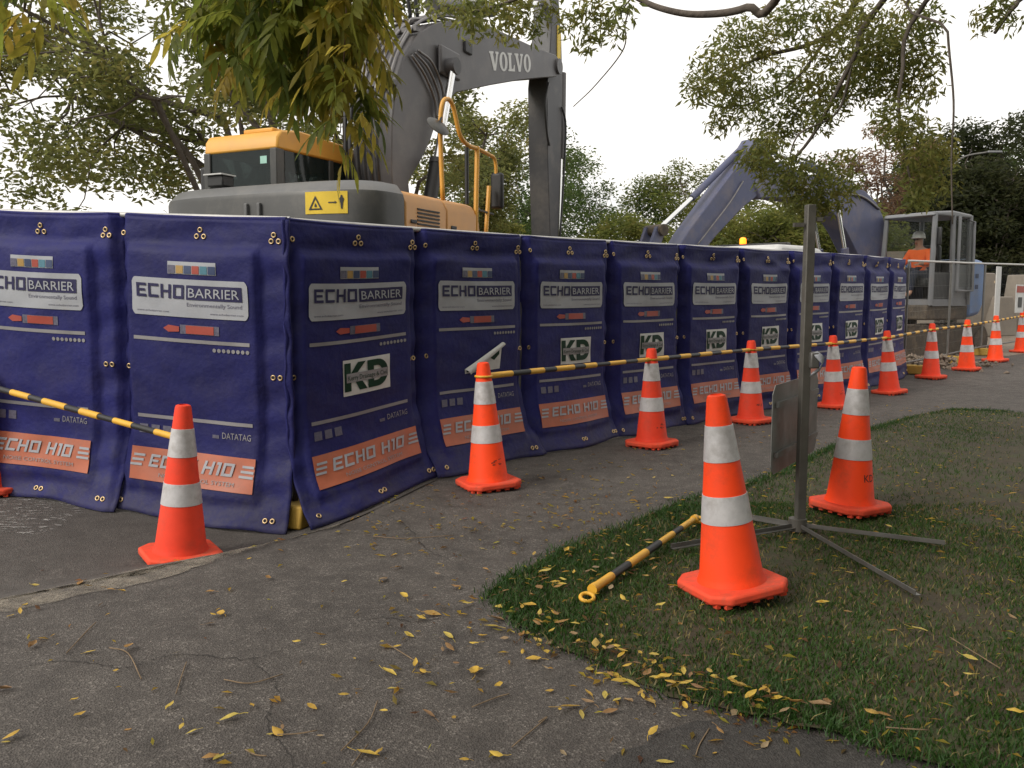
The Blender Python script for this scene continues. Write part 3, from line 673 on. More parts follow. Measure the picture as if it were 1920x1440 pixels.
# left run (towards the left edge) and right run (along the footpath)
C0 = Vector((-1.47, 5.58)); LD = Vector((-.961, .277))
make_panel(C0+LD*2.60, C0+LD*1.305, 1.995, 1.93, 11, 'bright blue noise barrier panel cut off by the left edge of the picture', sign=None, flare=.75, u1=.80, pe=.825)
make_panel(C0+LD*1.295, C0-LD*.015, 1.93, 1.862, 12, 'bright blue noise barrier panel at the corner, behind the left cone, without a sticker', sign=None, rec=(1, -.05), flare=.95, u1=.80, pe=.825)
RP = [(-1.47, 5.58), (-.70, 6.53), (.11, 7.44), (.95, 8.33), (1.81, 9.19), (2.68, 10.05), (3.54, 10.91), (4.39, 11.79), (5.21, 12.70), (5.98, 13.65), (6.70, 14.64)]
RZ = [1.86, 1.87, 1.885, 1.90, 1.915, 1.93, 1.95, 1.965, 1.98, 2.0, 2.01]
RL = ['dark blue noise barrier panel right of the corner with a flat green KD sticker', 'dark blue noise barrier panel with a half peeled KD sticker',
 'dark blue noise barrier panel third from the corner, KD sticker crossed by the striped bar', 'dark blue noise barrier panel fourth from the corner, behind the second row cone',
 'dark blue noise barrier panel fifth from the corner, between the second and third row cones', 'dark blue noise barrier panel just left of the sign stand pole',
 'dark blue noise barrier panel partly hidden by the sign stand pole', 'blue noise barrier panel third from the far end of the fence',
 'blue noise barrier panel second from the far end of the fence', 'narrow looking blue noise barrier panel at the far end of the fence']
for i in range(10):
    a, b = Vector(RP[i]), Vector(RP[i+1]); d = (b-a).normalized()*.006
    make_panel(a+d*(0 if i == 0 else 1), b-d, RZ[i], RZ[i+1], 30+i, RL[i], rec=(0 if i == 0 else 1, 1), sign='peel' if i == 1 else 'flat', flare=(.95, .9, .75, .7, .65, .6, .6, .6, .6, .7)[i])

# ------------------------------------------------------------------ temporary steel fence carrying the barrier
def fence_panel(A, B, zA, zB, label, mesh=False, ends=(True, True), feet=True):
    A, B = Vector(A), Vector(B); root = empty('temporary_fence_panel', (A.x, A.y, gz(A.x, A.y)), 0, label, 'fence', 'temporary steel fence panels')
    z0 = gz(A.x, A.y); P = lambda t, z: Vector((A.x+(B.x-A.x)*t-A.x, A.y+(B.y-A.y)*t-A.y, z-z0))
    MB().tube([P(0, zA), P(1, zB)], .019, 10).build('top_rail', M_rail, root, smooth='auto')
    MB().tube([P(0, gz(A.x, A.y)+.18), P(1, gz(B.x, B.y)+.18)], .017, 8).build('bottom_rail', M_galv, root, smooth='auto')
    for t, e in ((.005, 0), (.995, 1)):
        g = gz(A.x+(B.x-A.x)*t, A.y+(B.y-A.y)*t); MB().tube([P(t, g+.05), P(t, (zA, zB)[e]-.01)], .019, 8).build('post', M_galv, root, smooth='auto')
    if mesh:
        m = MB(); n = int((B-A).length/.075)
        for k in range(1, n): t = k/n; m.tube([P(t, gz(A.x, A.y)+.18), P(t, zA+(zB-zA)*t)], .0016, 3, False)
        for k in range(1, 8): z = k/8; m.tube([P(0, gz(A.x, A.y)+.18+(zA-gz(A.x, A.y)-.18)*z), P(1, gz(B.x, B.y)+.18+(zB-gz(B.x, B.y)-.18)*z)], .0016, 3, False)
        setp(m.build('wire_mesh', M_galv, root), kind='stuff')
    return root
def off(p, d): p = Vector(p); return p+d
back = Vector((-.05, .055))
FL = ['steel fence panel behind the first two shaded barriers', 'steel fence panel behind the third and fourth shaded barriers', 'steel fence panel behind the fifth and sixth shaded barriers', 'steel fence panel behind the pole and eighth barrier', 'steel fence panel behind the last two barriers']
for k in range(5): fence_panel(off(RP[2*k], back), off(RP[2*k+2], back), RZ[2*k]+.005, RZ[2*k+2]+.005, FL[k])
bl2 = Vector((.02, .075)); fence_panel(C0+LD*2.62+bl2, C0+LD*.0+bl2, 2.0, 1.868, 'steel fence panel behind the two bright blue barriers')
MF = [(6.78, 14.72), (8.35, 16.35), (9.95, 18.1), (12.2, 20.2)]
ML = ['bare mesh fence panel joined to the end of the barrier', 'bare mesh fence panel carrying the tall white board', 'bare mesh fence panel at the right edge of the picture']
for k in range(3):
    a, b = MF[k], MF[k+1]; fence_panel(a, b, gz(*a)+1.93, gz(*b)+1.93, ML[k], mesh=True)
def fence_foot(x, y, rz, label):
    r = empty('fence_foot', (x, y, gz(x, y)+.006), rz, label, 'fence foot', 'yellow fence feet')
    o = [(-.34, 0), (.34, 0), (.31, .15), (-.31, .15)]
    MB().prism(o, -.12, .12, 'y').build('block', M_foot, r, bevel=.015)
    for s in (-.12, .12): MB().tube([(s, 0, .15), (s, 0, .19)], .028, 8).build('socket', M_galv, r, smooth='auto')
for (x, y, rz, lab) in ((-1.37, 5.80, 1.2, 'yellow fence foot showing in the gap at the barrier corner'), (6.85, 14.62, -.5, 'yellow fence foot at the end of the barrier, behind a cone'),
                        (8.38, 16.3, -.6, 'yellow fence foot under the first bare fence joint'), (9.95, 18.05, -.6, 'yellow fence foot near the right edge')):
    fence_foot(x, y, rz, lab)

# ------------------------------------------------------------------ sign stand seen from behind
bx_, by_ = gp(1495, 994, .03); st = empty('sign_stand', (bx_, by_, gz(bx_, by_)+.03), 0, 'tall grey steel sign stand with four spread legs on the grass', 'sign stand')
zt = 1.82; M_post = mat('weathered_post', (.115, .108, .095), .6, metal=.3, var=.25, scale=7, dirt=(.13, .11, .09), dirtamt=.5)
MB().box((.012, 0, zt/2+.02), (.05, .05, zt), Matrix.Rotation(.12, 3, 'Z')).build('post', M_post, st, bevel=.005)
MB().tube([(0, 0, .0), (0, 0, .07)], .05, 12).build('hub', M_post, st, smooth='auto')
for (u, v) in ((1258, 1028), (1372, 966), (1772, 1022), (1716, 1117)):
    ex, ey = gp(u, v, .05); d = Vector((ex-bx_, ey-by_, 0)); L = d.length; m = Matrix.Rotation(math.atan2(d.y, d.x), 3, 'Z')
    g = MB().box(d/2+Vector((0, 0, .033)), (L, .004, .022), m); n_ = Vector((-d.y, d.x, 0)).normalized()
    g.box(d/2+Vector((0, 0, .021))+n_*.015, (L, .022, .004), m); g.build('leg', M_galv, st)
for z, s in ((1.76, .05), (1.73, -.05)): MB().box((s, 0, z), (.055, .03, .022)).build('top_bracket', M_post, st)
MB().box((.05, -.03, .98), (.05, .05, .09)).build('clamp', M_galv, st, bevel=.008)
pa = Vector((1.42, 4.62)); pb = Vector((1.97, 5.47)); d = pb-pa; m = Matrix.Rotation(math.atan2(d.y, d.x), 3, 'Z')
sg = empty('road_sign', ((pa.x+pb.x)/2, (pa.y+pb.y)/2, .63), math.atan2(d.y, d.x)-0.0, 'bare grey metal back of a road sign hanging on the stand', 'road sign')
wd = d.length/2
MB().prism([(-wd+.05, -.25), (wd-.05, -.25), (wd, -.2), (wd, .2), (wd-.05, .25), (-wd+.05, .25), (-wd, .2), (-wd, -.2)], -.002, .002, 'y').build('plate', M_alu, sg)
for z in (-.14, .14): MB().box((0, -.012, z), (wd*1.8, .018, .03)).build('stiffener', M_alu, sg)
MB().tube([(.02, -.05, .36), (.0, -.03, .3), (-.02, -.04, .25)], .006, 6).build('hanging_hook', M_galv, sg)
tie = empty('plastic_wrapping', (bx_+.045, by_-.05, 1.0), 0, 'crumpled pale plastic tape tied round the stand pole above the sign', 'plastic tape')
r_ = random.Random(5); vs = []; fs = []
for k in range(8):
    a = k/7; c = Vector((.005+.035*math.sin(3.3*a), -.02*math.sin(5*a), -.13*a+.05)); w_ = .012+.008*math.sin(9*a)
    vs += [c+Vector((-w_, r_.uniform(-.01, .01), 0)), c+Vector((w_, r_.uniform(-.01, .01), .012))]
for k in range(7): fs.append((2*k, 2*k+1, 2*k+3, 2*k+2))
o = MB().add(vs, fs).build('strip', M_white, tie, smooth=True); sd = o.modifiers.new('t', 'SOLIDIFY'); sd.thickness = .003

# ------------------------------------------------------------------ big grey and yellow digger
def shell(mb, outline, z0, z1, inset=0):
    return mb.prism(outline, z0, z1, 'z')
def ringtube(a, b, r, n=12): return MB().tube([a, b], r, n)
ex = empty('excavator', (-2.393, 7.988, 0), -rad(25), 'large excavator with dark grey counterweight, yellow cab and grey boom rising above the fence', 'excavator')
# counterweight: rounded back, pale chamfered ledge on top
def cw_out(s, back=.0):
    pts = []
    for k in range(17):
        a = math.pi*k/16; c_, s_ = math.cos(a), math.sin(a)
        x = (1.25 if c_ > 0 else 1.36)*s*math.copysign(abs(c_)**.55, c_); y = .62-(.62-back)*abs(s_)**.55; pts.append((x, y))
    return pts[::-1]
mb = MB(); lev = [(1.02, .965, .06), (1.10, .99, .02), (1.5, 1.0, 0), (2.275, 1.0, 0), (2.315, .992, .012)]
def loft(levels, cap=True):
    m = MB(); n = None
    for z, sc, bk in levels:
        o = cw_out(sc, bk)+[(1.25*sc, .95), (-1.25*sc, .95)][0:0]; n = len(o); m.v += [(p[0], p[1], z) for p in o]
    for i in range(len(levels)-1):
        for k in range(n): m.f.append((i*n+k, i*n+(k+1) % n, (i+1)*n+(k+1) % n, (i+1)*n+k))
    if cap: m.f.append(tuple(range(n))); m.f.append(tuple((len(levels)-1)*n+k for k in range(n)))
    return m
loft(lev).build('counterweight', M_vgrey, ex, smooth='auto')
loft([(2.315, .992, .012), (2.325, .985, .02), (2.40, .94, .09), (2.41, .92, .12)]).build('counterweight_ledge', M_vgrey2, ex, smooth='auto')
for x in (-.06, .09): MB().box((x, -.012, 2.10), (.035, .04, .26)).build('lifting_slot', M_vgrey2, ex, bevel=.01)
# engine and side housings
for y0_, y1_, zz in ((.64, 1.42, 2.37), (1.425, 2.08, 2.37)):
    MB().prism([(.36, 1.05), (1.25, 1.05), (1.25, zz-.13), (1.20, zz-.03), (1.12, zz), (.36, zz)], y0_, y1_, 'y').build('side_housing', M_vtan, ex, bevel=.02)
for y in (.78, 1.56): MB().box((1.256, y, 2.08), (.012, .11, .035)).build('latch', M_blackpl, ex, bevel=.006)
for k in range(6): MB().box((1.254, 1.06, 2.03+.035*k), (.008, .42, .014)).build('vent_slat', M_blackpl, ex)
for x in (-.9, -.45, .45): MB().tube([(x, .3, 2.41), (x, .3, 2.435)], .03, 8).build('bolt', M_vgrey, ex)
MB().prism([(2.085, 1.05), (2.22, 1.05), (2.22, 1.9), (2.16, 2.18), (2.085, 2.28)], .45, 1.24, 'x').build('front_housing', M_vtan, ex, bevel=.02)
MB().box((.79, 2.78, 1.45), (.9, 1.1, .8)).build('tool_box', M_vyel, ex, bevel=.03)
MB().box((-.15, 1.6, 1.5), (1.0, 1.9, .9)).build('engine_deck', M_vgrey, ex, bevel=.02)
MB().box((0, 1.9, .98), (2.3, 2.8, .12)).build('main_frame', M_vgrey, ex)
MB().tube([(0, 1.9, .8), (0, 1.9, .95)], .6, 24).build('slew_ring', M_vgrey, ex)
for s in (-1, 1):
    o = [(-.1+.0, .45)]; o = []
    for k in range(13): a = math.pi/2+math.pi*k/12; o.append((.35+.42*math.cos(a), .45+.42*math.sin(a)))
    for k in range(13): a = -math.pi/2+math.pi*k/12; o.append((3.45+.42*math.cos(a), .45+.42*math.sin(a)))
    MB().prism(o, s*1.0-.3, s*1.0+.3, 'x').build('track', M_track, ex)
MB().box((0, 1.9, .6), (1.4, 1.6, .35)).build('undercarriage', M_track, ex)
# stickers and tail lamp
def rear_plate(name, x0, x1, z0, z1, m, lift=.004, par=ex):
    v = []; n = 5
    for i in range(n+1):
        x = x0+(x1-x0)*i/n; c_ = min(1, abs(x)/1.25)**(1/.55); s_ = math.sqrt(max(0, 1-c_*c_)); y = .62-.62*s_**.55-lift
        v += [(x, y, z0), (x, y, z1)]
    return MB().add(v, [(2*i, 2*i+2, 2*i+3, 2*i+1) for i in range(n)]).build(name, m, par)
wsx0, wsx1, wz0, wz1 = .60, 1.00, 2.06, 2.25
ws = rear_plate('warning_sticker', wsx0, wsx1, 2.105, 2.30, M_sticker)
def rear_pt(x, z, l):
    z += .085
    c_ = min(1, abs(x)/1.25)**(1/.55); s_ = math.sqrt(max(0, 1-c_*c_)); return (x, .62-.62*s_**.55-l, z)
tri = [(.635, 2.055), (.775, 2.055), (.705, 2.18)]; tri2 = [(.66, 2.068), (.75, 2.068), (.705, 2.152)]
MB().add([rear_pt(x, z, .008) for x, z in tri+tri2], [(0, 1, 4, 3), (1, 2, 5, 4), (2, 0, 3, 5)]).build('warning_triangle', M_blackpl, ws)
MB().add([rear_pt(x, z, .008) for x, z in ((.695, 2.08), (.72, 2.08), (.71, 2.11), (.70, 2.115))], [(0, 1, 2, 3)]).build('warning_triangle_mark', M_blackpl, ws)
MB().add([rear_pt(x, z, .008) for x, z in ((.83, 2.112), (.89, 2.112), (.89, 2.105), (.91, 2.118), (.89, 2.13), (.89, 2.122), (.83, 2.122))], [(0, 1, 2, 3, 4, 5, 6)]).build('arrow_mark', M_blackpl, ws)
pf = [(.945, 2.06), (.957, 2.06), (.962, 2.11), (.972, 2.15), (.962, 2.16), (.958, 2.18), (.944, 2.18), (.94, 2.16), (.93, 2.15), (.94, 2.11)]
MB().add([rear_pt(x, z, .008) for x, z in pf], [tuple(range(10))]).build('person_mark', M_blackpl, ws)
rear_plate('warning_sticker', -1.19, -1.10, 2.10, 2.29, M_sticker)
rear_plate('tail_lamp', .74, .95, 1.88, 1.995, M_red)
# rear view camera on the ledge
cm_ = MB().box((-.62, .26, 2.49), (.2, .16, .11)).build('rear_camera', M_blackpl, ex, bevel=.015)
MB().box((-.62, .25, 2.55), (.23, .2, .012)).build('camera_hood', M_paintw, cm_)
# cab
cx0, cx1, cy0, cy1 = -1.27, -.30, .72, 2.40; zb, zt_ = 1.3, 3.02
MB().box(((cx0+cx1)/2, (cy0+cy1)/2, 1.75), (cx1-cx0, cy1-cy0, 1.0)).build('cab_lower', M_vgrey, ex, bevel=.04)
rf = [(cy0, zt_-.16), (cy0+.015, zt_-.04), (cy0+.07, zt_+.03), (cy0+.35, zt_+.075), (cy1-.5, zt_+.05), (cy1-.03, zt_-.12), (cy1-.05, zt_-.16)]
roof = MB().prism(rf, cx0, cx1, 'x').build('cab_roof', M_vyel, ex, bevel=.05)
MB().box((-.83, 1.35, zt_+.11), (.4, .6, .05)).build('roof_hatch', M_vyel, roof, bevel=.015)
for (x, y) in ((cx0+.045, cy0+.05), (cx1-.045, cy0+.05), (cx1-.045, cy1-.12), (cx0+.045, cy1-.12), (cx0+.045, 1.55), (cx1-.045, 1.62)):
    wdt = .13 if y < 1 else .08
    MB().box((x, y, 2.56), (.08 if y > 1 else .085, wdt, .62)).build('cab_pillar', M_vgrey, ex, bevel=.012)
MB().box(((cx0+cx1)/2, cy0+.012, 2.56), (cx1-cx0-.17, .012, .60)).build('rear_window', M_glass, ex)
for x in (cx0+.02, cx1-.02):
    MB().box((x, (cy0+1.58)/2+.06, 2.56), (.01, .72, .60)).build('side_window', M_glass, ex)
    MB().box((x, 1.93, 2.56), (.01, .56, .60)).build('side_window', M_glass, ex)
MB().box(((cx0+cx1)/2, cy1-.09, 2.56), (cx1-cx0-.1, .012, .60)).build('windscreen', M_glass, ex)
MB().box((-.48, cy0+.003, 2.76), (.085, .004, .075)).build('cab_sticker', M_stickgreen, ex)
se = MB().box((-.82, 1.35, 2.35), (.46, .12, .5)).build('seat', M_blackpl, ex, bevel=.05)
MB().box((-.82, 1.36, 2.66), (.25, .09, .16)).build('headrest', M_blackpl, se, bevel=.04)
MB().tube([(cx0-.02, 2.2, 2.3), (cx0-.16, 2.15, 2.35), (cx0-.16, 2.1, 2.75)], .016, 8).build('mirror_arm', M_blackpl, ex)
MB().box((cx0-.09, .86, 2.58), (.16, .09, .36)).build('side_mirror', M_blackpl, ex, bevel=.03)
# boom
bo = [(2.30, 1.75), (2.42, 2.0), (2.30, 2.69), (2.59, 2.98), (2.82, 3.26), (3.06, 3.66), (3.46, 3.93), (4.42, 4.23), (5.44, 4.53), (6.04, 4.69), (6.78, 4.88), (6.98, 5.02), (6.92, 5.17), (6.75, 5.21),
      (5.72, 5.10), (4.43, 5.0), (3.5, 4.83), (2.95, 4.63), (2.55, 4.40), (2.26, 4.08), (2.07, 3.72), (1.97, 3.3), (1.95, 2.75), (2.02, 2.1), (2.14, 1.75)]
BMS = MB().prism(bo, -.26, .26, 'x').build('boom', M_boom, ex, bevel=.012)
back_edge = [(2.02, 2.1), (1.95, 2.75), (1.97, 3.3), (2.07, 3.72), (2.26, 4.08), (2.55, 4.40), (2.95, 4.63), (3.5, 4.83), (4.43, 5.0), (5.72, 5.1)]
def along(x, off_, i0, i1):
    P = [Vector((x, p[0], p[1])) for p in back_edge]; out = []
    for i in range(i0, i1):
        t = (P[min(i+1, len(P)-1)]-P[max(i-1, 0)]).normalized(); nrm = Vector((0, -t.z, t.y)); out.append(P[i]+nrm*off_)
    return out
for k, x in enumerate((-.21, -.13, -.05, .05, .13, .21)):
    pts = along(x, .055+.02*(k % 2), 3, 9); pts = [pts[0]+Vector((x*.2, -.06, -.14))]+pts
    if k in (1, 4): pts = pts[:4]+[pts[3]+Vector((.05 if x > 0 else -.05, .02, .12))]+pts[4:]
    MB().tube(bez(pts, 4), .019, 8).build('hydraulic_pipe', M_pipe, BMS, smooth=True)
for z_i in (3, 5, 6): 
    p = along(0, .05, z_i, z_i+1)[0]; MB().box(p, (.54, .07, .05)).build('pipe_clamp', M_boom, BMS)
for k, x in enumerate((-.30, -.22, -.12, -.02, .08, .18)):
    pts = [Vector((x*.7+.02, 1.92, 2.35)), Vector((x+.04, 1.84-.02*k, 2.75)), Vector((x+.04, 1.82-.02*k, 3.2)), Vector((x+.02, 1.86, 3.5)), Vector((x, 1.93, 3.66))]
    cv = bez(pts, 14); rs = [.026*(1+.10*(i % 2)) for i in range(len(cv))]
    MB().tube(cv, rs, 8).build('hydraulic_hose', M_hose, BMS, smooth=True)
# pipes crossing the boom side above the cylinder pin
for dx_, zz in ((0, 0), (.03, .09), (.06, .18)):
    pts = [(.27+.02, 2.35+zz*.8, 4.10+zz*.5), (.295, 2.62+zz, 3.95+zz), (.295, 2.85+zz, 3.72+zz), (.295, 2.9+zz, 3.5+zz)]
    MB().tube(bez(pts, 5), .016, 8).build('hydraulic_pipe', M_pipe, BMS, smooth=True)
MB().tube([(-.36, 3.12, 4.15), (.46, 3.12, 4.15)], .10, 16).build('cylinder_pin', M_stick, BMS, smooth='auto')
MB().box((.30, 3.2, 4.22), (.06, .5, .34)).build('pin_boss', M_boom, BMS, bevel=.04)
MB().box((.275, 3.75, 4.55), (.03, .2, .16)).build('work_lamp', M_blackpl, BMS, bevel=.02)
for s in (-1, 1):
    a, b = Vector((s*.40, 2.45, 2.25)), Vector((s*.40, 3.12, 4.15)); d = (b-a).normalized()
    cy = MB().tube([a, a+d*.72], .082, 16).build('boom_cylinder', M_blackpl, ex, smooth='auto')
    MB().tube([a+d*.70, b], .045, 16).build('cylinder_rod', M_chrome, cy, smooth='auto')
    MB().tube([a+d*.72, a+d*.78], .09, 16).build('cylinder_gland', M_stick, cy, smooth='auto')
MB().tube([(.40, 2.40, 2.2), (.46, 2.42, 2.48)], .11, 14).build('cylinder_mount', M_vyel, ex, smooth='auto')
for p in ([(0, 3.3, 4.98), (0, 5.0, 5.42)],):
    ac = MB().tube(p, .10, 16).build('arm_cylinder', M_boom, ex, smooth='auto')
    MB().tube([(0, 5.0, 5.42), (0, 6.95, 6.1)], .05, 12).build('cylinder_rod', M_chrome, ac, smooth='auto')
for x in (-.12, -.02):
    MB().tube(bez([(x, 3.0, 4.75), (x, 2.95, 5.05), (x, 3.15, 5.25), (x, 3.4, 5.1)], 6), .022, 8).build('hydraulic_hose', M_hose, BMS, smooth=True)
# slab serif lettering on both sides of the boom
def volvo(side):
    V_ = [(-.02, 1), (.40, 1), (.40, .9), (.33, .88), (.50, .32), (.64, .88), (.57, .9), (.57, 1), (.88, 1), (.88, .9), (.82, .88), (.56, 0), (.34, 0), (.06, .88), (-.02, .9)]
    L_ = [(0, 1), (.42, 1), (.42, .9), (.34, .88), (.34, .14), (.52, .14), (.60, .36), (.68, .36), (.68, 0), (0, 0), (0, .1), (.09, .12), (.09, .88), (0, .9)]
    def O_():
        n = 20; o = []; i = []
        for k in range(n):
            a = 2*math.pi*k/n; o.append((.40+.40*math.cos(a), .5+.52*math.sin(a))); i.append((.40+.15*math.cos(a), .5+.40*math.sin(a)))
        return o+i, [(k, (k+1) % n, n+(k+1) % n, n+k) for k in range(n)]
    o0 = Vector((4.40, 4.42)); dr = Vector((1.40, .30)); up = Vector((-.03, .245)); tot = 4.30; xx = 0
    for ch in 'VOLVO':
        v, f = (V_, [tuple(range(len(V_)))]) if ch == 'V' else (L_, [tuple(range(len(L_)))]) if ch == 'L' else O_()
        wch = {'V': .88, 'O': .80, 'L': .68}[ch]; P = []
        for p in v:
            xr = (p[0]+xx)/tot; xr = xr if side > 0 else 1-xr
            q = o0+dr*xr+up*p[1]; P.append((side*.264, q.x, q.y))
        MB().add(P, f).build('lettering', M_paintw, BMS); xx += wch+.045
volvo(1); volvo(-1)
# stick, bucket cylinder, bucket
so_ = [(6.72, 5.15), (6.62, 4.7), (6.66, 3.6), (6.86, 1.45), (7.08, 1.4), (7.22, 3.6), (7.28, 4.9), (7.22, 5.6), (7.08, 6.25), (6.90, 6.3), (6.80, 5.7)]
SK = MB().prism(so_, -.17, .17, 'x').build('stick', M_stick, ex, bevel=.015)
MB().tube([(-.30, 6.84, 5.05), (.30, 6.84, 5.05)], .12, 16).build('stick_pin', M_boom, SK, smooth='auto')
MB().box((.178, 7.08, 5.45), (.012, .14, .6)).build('yellow_decal', M_sticker, SK)
bc = MB().tube([(.08, 7.42, 5.1), (.08, 7.40, 3.7)], .09, 14).build('bucket_cylinder', M_boom, SK, smooth='auto')
MB().tube([(.08, 7.40, 3.7), (.08, 7.30, 2.0)], .048, 12).build('cylinder_rod', M_chrome, bc, smooth='auto')
MB().tube(bez([(.20, 6.60, 4.75), (.24, 6.38, 4.35), (.22, 6.5, 3.95), (.19, 6.66, 3.8)], 6), .02, 8).build('hydraulic_hose', M_hose, SK, smooth=True)
MB().tube(bez([(.19, 7.2, 4.5), (.20, 7.34, 4.25), (.20, 7.30, 3.6), (.19, 7.12, 2.2)], 6), .018, 8).build('hydraulic_hose', M_hose, SK, smooth=True)
MB().prism([(6.75, 1.45), (7.25, 1.55), (7.45, 1.0), (7.25, .35), (6.6, .12), (6.2, .35), (6.75, .55), (6.9, .95)], -.5, .5, 'x').build('bucket', M_track, ex, bevel=.02)
# handrails and mirrors at the front right corner
HR = M_vyel
MB().tube(bez([(1.15, 1.52, 2.36), (1.14, 1.50, 3.0), (1.16, 1.50, 3.3), (1.17, 1.6, 3.38), (1.18, 1.70, 3.32), (1.2, 1.80, 3.06), (1.2, 1.98, 2.98), (1.22, 2.16, 2.97)], 5), .024, 8).build('handrail', HR, ex, smooth=True)
MB().tube(bez([(1.22, 2.16, 2.97), (1.24, 2.40, 2.94), (1.26, 2.52, 2.88), (1.26, 2.54, 2.55)], 5), .02, 8).build('handrail', HR, ex, smooth=True)
MB().tube([(1.22, 2.16, 2.99), (1.22, 2.10, 1.9)], .027, 8).build('handrail', HR, ex, smooth='auto')
MB().tube([(1.23, 2.42, 2.6), (1.23, 2.30, 1.8)], .024, 8).build('handrail', HR, ex, smooth='auto')
MB().tube([(1.2, 1.95, 2.36), (1.2, 1.95, 2.95)], .022, 8).build('handrail', M_blackpl, ex, smooth='auto')
MB().tube([(1.22, 2.1, 2.32), (1.24, 2.5, 2.30)], .014, 6).build('mirror_bracket', M_blackpl, ex)
MB().box((1.27, 2.55, 2.56), (.15, .08, .40)).build('side_mirror', M_blackpl, ex, bevel=.03)
mm_ = MB().lathe([(0, .03), (.07, .025), (.12, .008), (.13, 0), (.12, -.01), (0, -.012)], 18).build('round_mirror', M_vgrey, ex, smooth='auto', loc=(1.16, 1.42, 3.08), rot=(rad(12), rad(48), 0))
MB().tube([(1.16, 1.5, 3.2), (1.16, 1.43, 3.09)], .012, 6).build('mirror_bracket', M_blackpl, ex)

# ------------------------------------------------------------------ blue digger
F2 = Vector((-.8435, -.5372)); rz2 = math.atan2(F2.y, F2.x)-math.pi/2      # local +Y forward, +X right, -X left
gb2 = gz(8, 16.5)
eb = empty('excavator', (6.93*1.14, 16.3*1.14, -.19), rz2, 'faded blue excavator with arched boom and grey cab at the far end of the barrier', 'excavator'); eb.scale = (1.14, 1.14, 1.14)
out_ = [(.11, 1.75), (.02, 2.16), (.05, 2.56), (.20, 2.88), (.42, 3.12), (.75, 3.3), (1.44, 3.42), (2.3, 3.48), (2.95, 3.60), (3.35, 3.62), (3.55, 3.45), (3.62, 3.2), (3.5, 3.0), (3.1, 3.04), (2.42, 3.03), (1.85, 2.96), (1.5, 2.78), (1.24, 2.55), (.88, 2.14), (.55, 1.7), (.3, 1.6)]
BB = MB().prism(out_, -.2, .2, 'x').build('boom', M_bpaint, eb, bevel=.015)
sto = [(3.20, 3.75), (3.36, 3.98), (3.60, 3.97), (3.80, 3.72), (4.4, 3.10), (5.05, 2.42), (5.6, 1.72), (5.5, 1.55), (5.25, 1.62), (4.45, 2.36), (3.86, 2.84), (3.35, 3.15), (3.15, 3.42)]
SB = MB().prism(sto, -.16, .16, 'x').build('stick', M_bpaint, eb, bevel=.015)
bk = MB().tube([(0, 3.72, 3.84), (0, 4.85, 2.94)], .055, 14).build('bucket_cylinder', M_bpaint, eb, smooth='auto')
MB().tube([(0, 4.85, 2.94), (0, 5.62, 2.36)], .036, 12).build('cylinder_rod', M_chrome, bk, smooth='auto')
MB().tube([(-.2, 5.6, 2.4), (.2, 5.6, 2.4)], .09, 12).build('bucket_link', M_track, eb, smooth='auto')
for s in (-.12, .12): MB().prism([(5.5, 2.45), (5.7, 2.45), (5.98, 1.8), (5.82, 1.75)], s-.03, s+.03, 'x').build('bucket_link', M_bpaint, eb)
MB().prism([(5.3, 1.7), (5.95, 1.85), (6.2, 1.3), (6.0, .6), (5.3, .35), (4.85, .6), (5.4, .8), (5.55, 1.2)], -.4, .4, 'x').build('bucket', M_track, eb, bevel=.02)
acb = MB().tube([(0, .95, 3.40), (0, 2.2, 3.70)], .075, 12).build('arm_cylinder', M_bpaint, eb, smooth='auto')
MB().tube([(0, 2.2, 3.70), (0, 3.32, 3.85)], .04, 10).build('cylinder_rod', M_chrome, acb, smooth='auto')
for s in (-1, 1):
    lc = MB().tube([(s*.27, 1.15, 1.45), (s*.27, 1.38, 2.25)], .07, 12).build('boom_cylinder', M_bpaint, eb, smooth='auto')
    MB().tube([(s*.27, 1.38, 2.25), (s*.27, 1.6, 2.92)], .036, 10).build('cylinder_rod', M_chrome, lc, smooth='auto')
MB().tube(bez([(-.22, .35, 3.0), (-.22, .9, 3.2), (-.22, 1.6, 3.2), (-.22, 2.6, 3.25)], 5), .022, 6).build('hydraulic_pipe', M_pipe, BB, smooth=True)
MB().tube(bez([(-.18, 3.9, 3.25), (-.2, 4.2, 2.9), (-.2, 4.6, 2.5), (-.2, 4.9, 2.2)], 4), .012, 6).build('hydraulic_pipe', M_pipe, SB, smooth=True)
MB().prism([(.3, .98), (-1.0, .98), (-1.0, 1.25), (.3, 1.25)], -1.2, 1.2, 'x').build('main_frame', M_track, eb, bevel=.03)
MB().prism([(-1.0, 1.0), (-1.42, 1.05), (-1.58, 1.3), (-1.6, 1.9), (-1.46, 2.08), (-1.0, 2.1)], -1.2, 1.2, 'x').build('counterweight', M_bpaint2, eb, bevel=.08)
MB().box((.35, -.4, 1.6), (1.5, 1.15, .7)).build('engine_housing', M_bpaint, eb, bevel=.05)
sd_ = MB().prism([(-.92, 1.26), (-1.0, 1.26), (-1.0, 1.95), (-.92, 1.95)], -1.2, -.6, 'x').build('side_door', M_cabgrey, eb, bevel=.03)
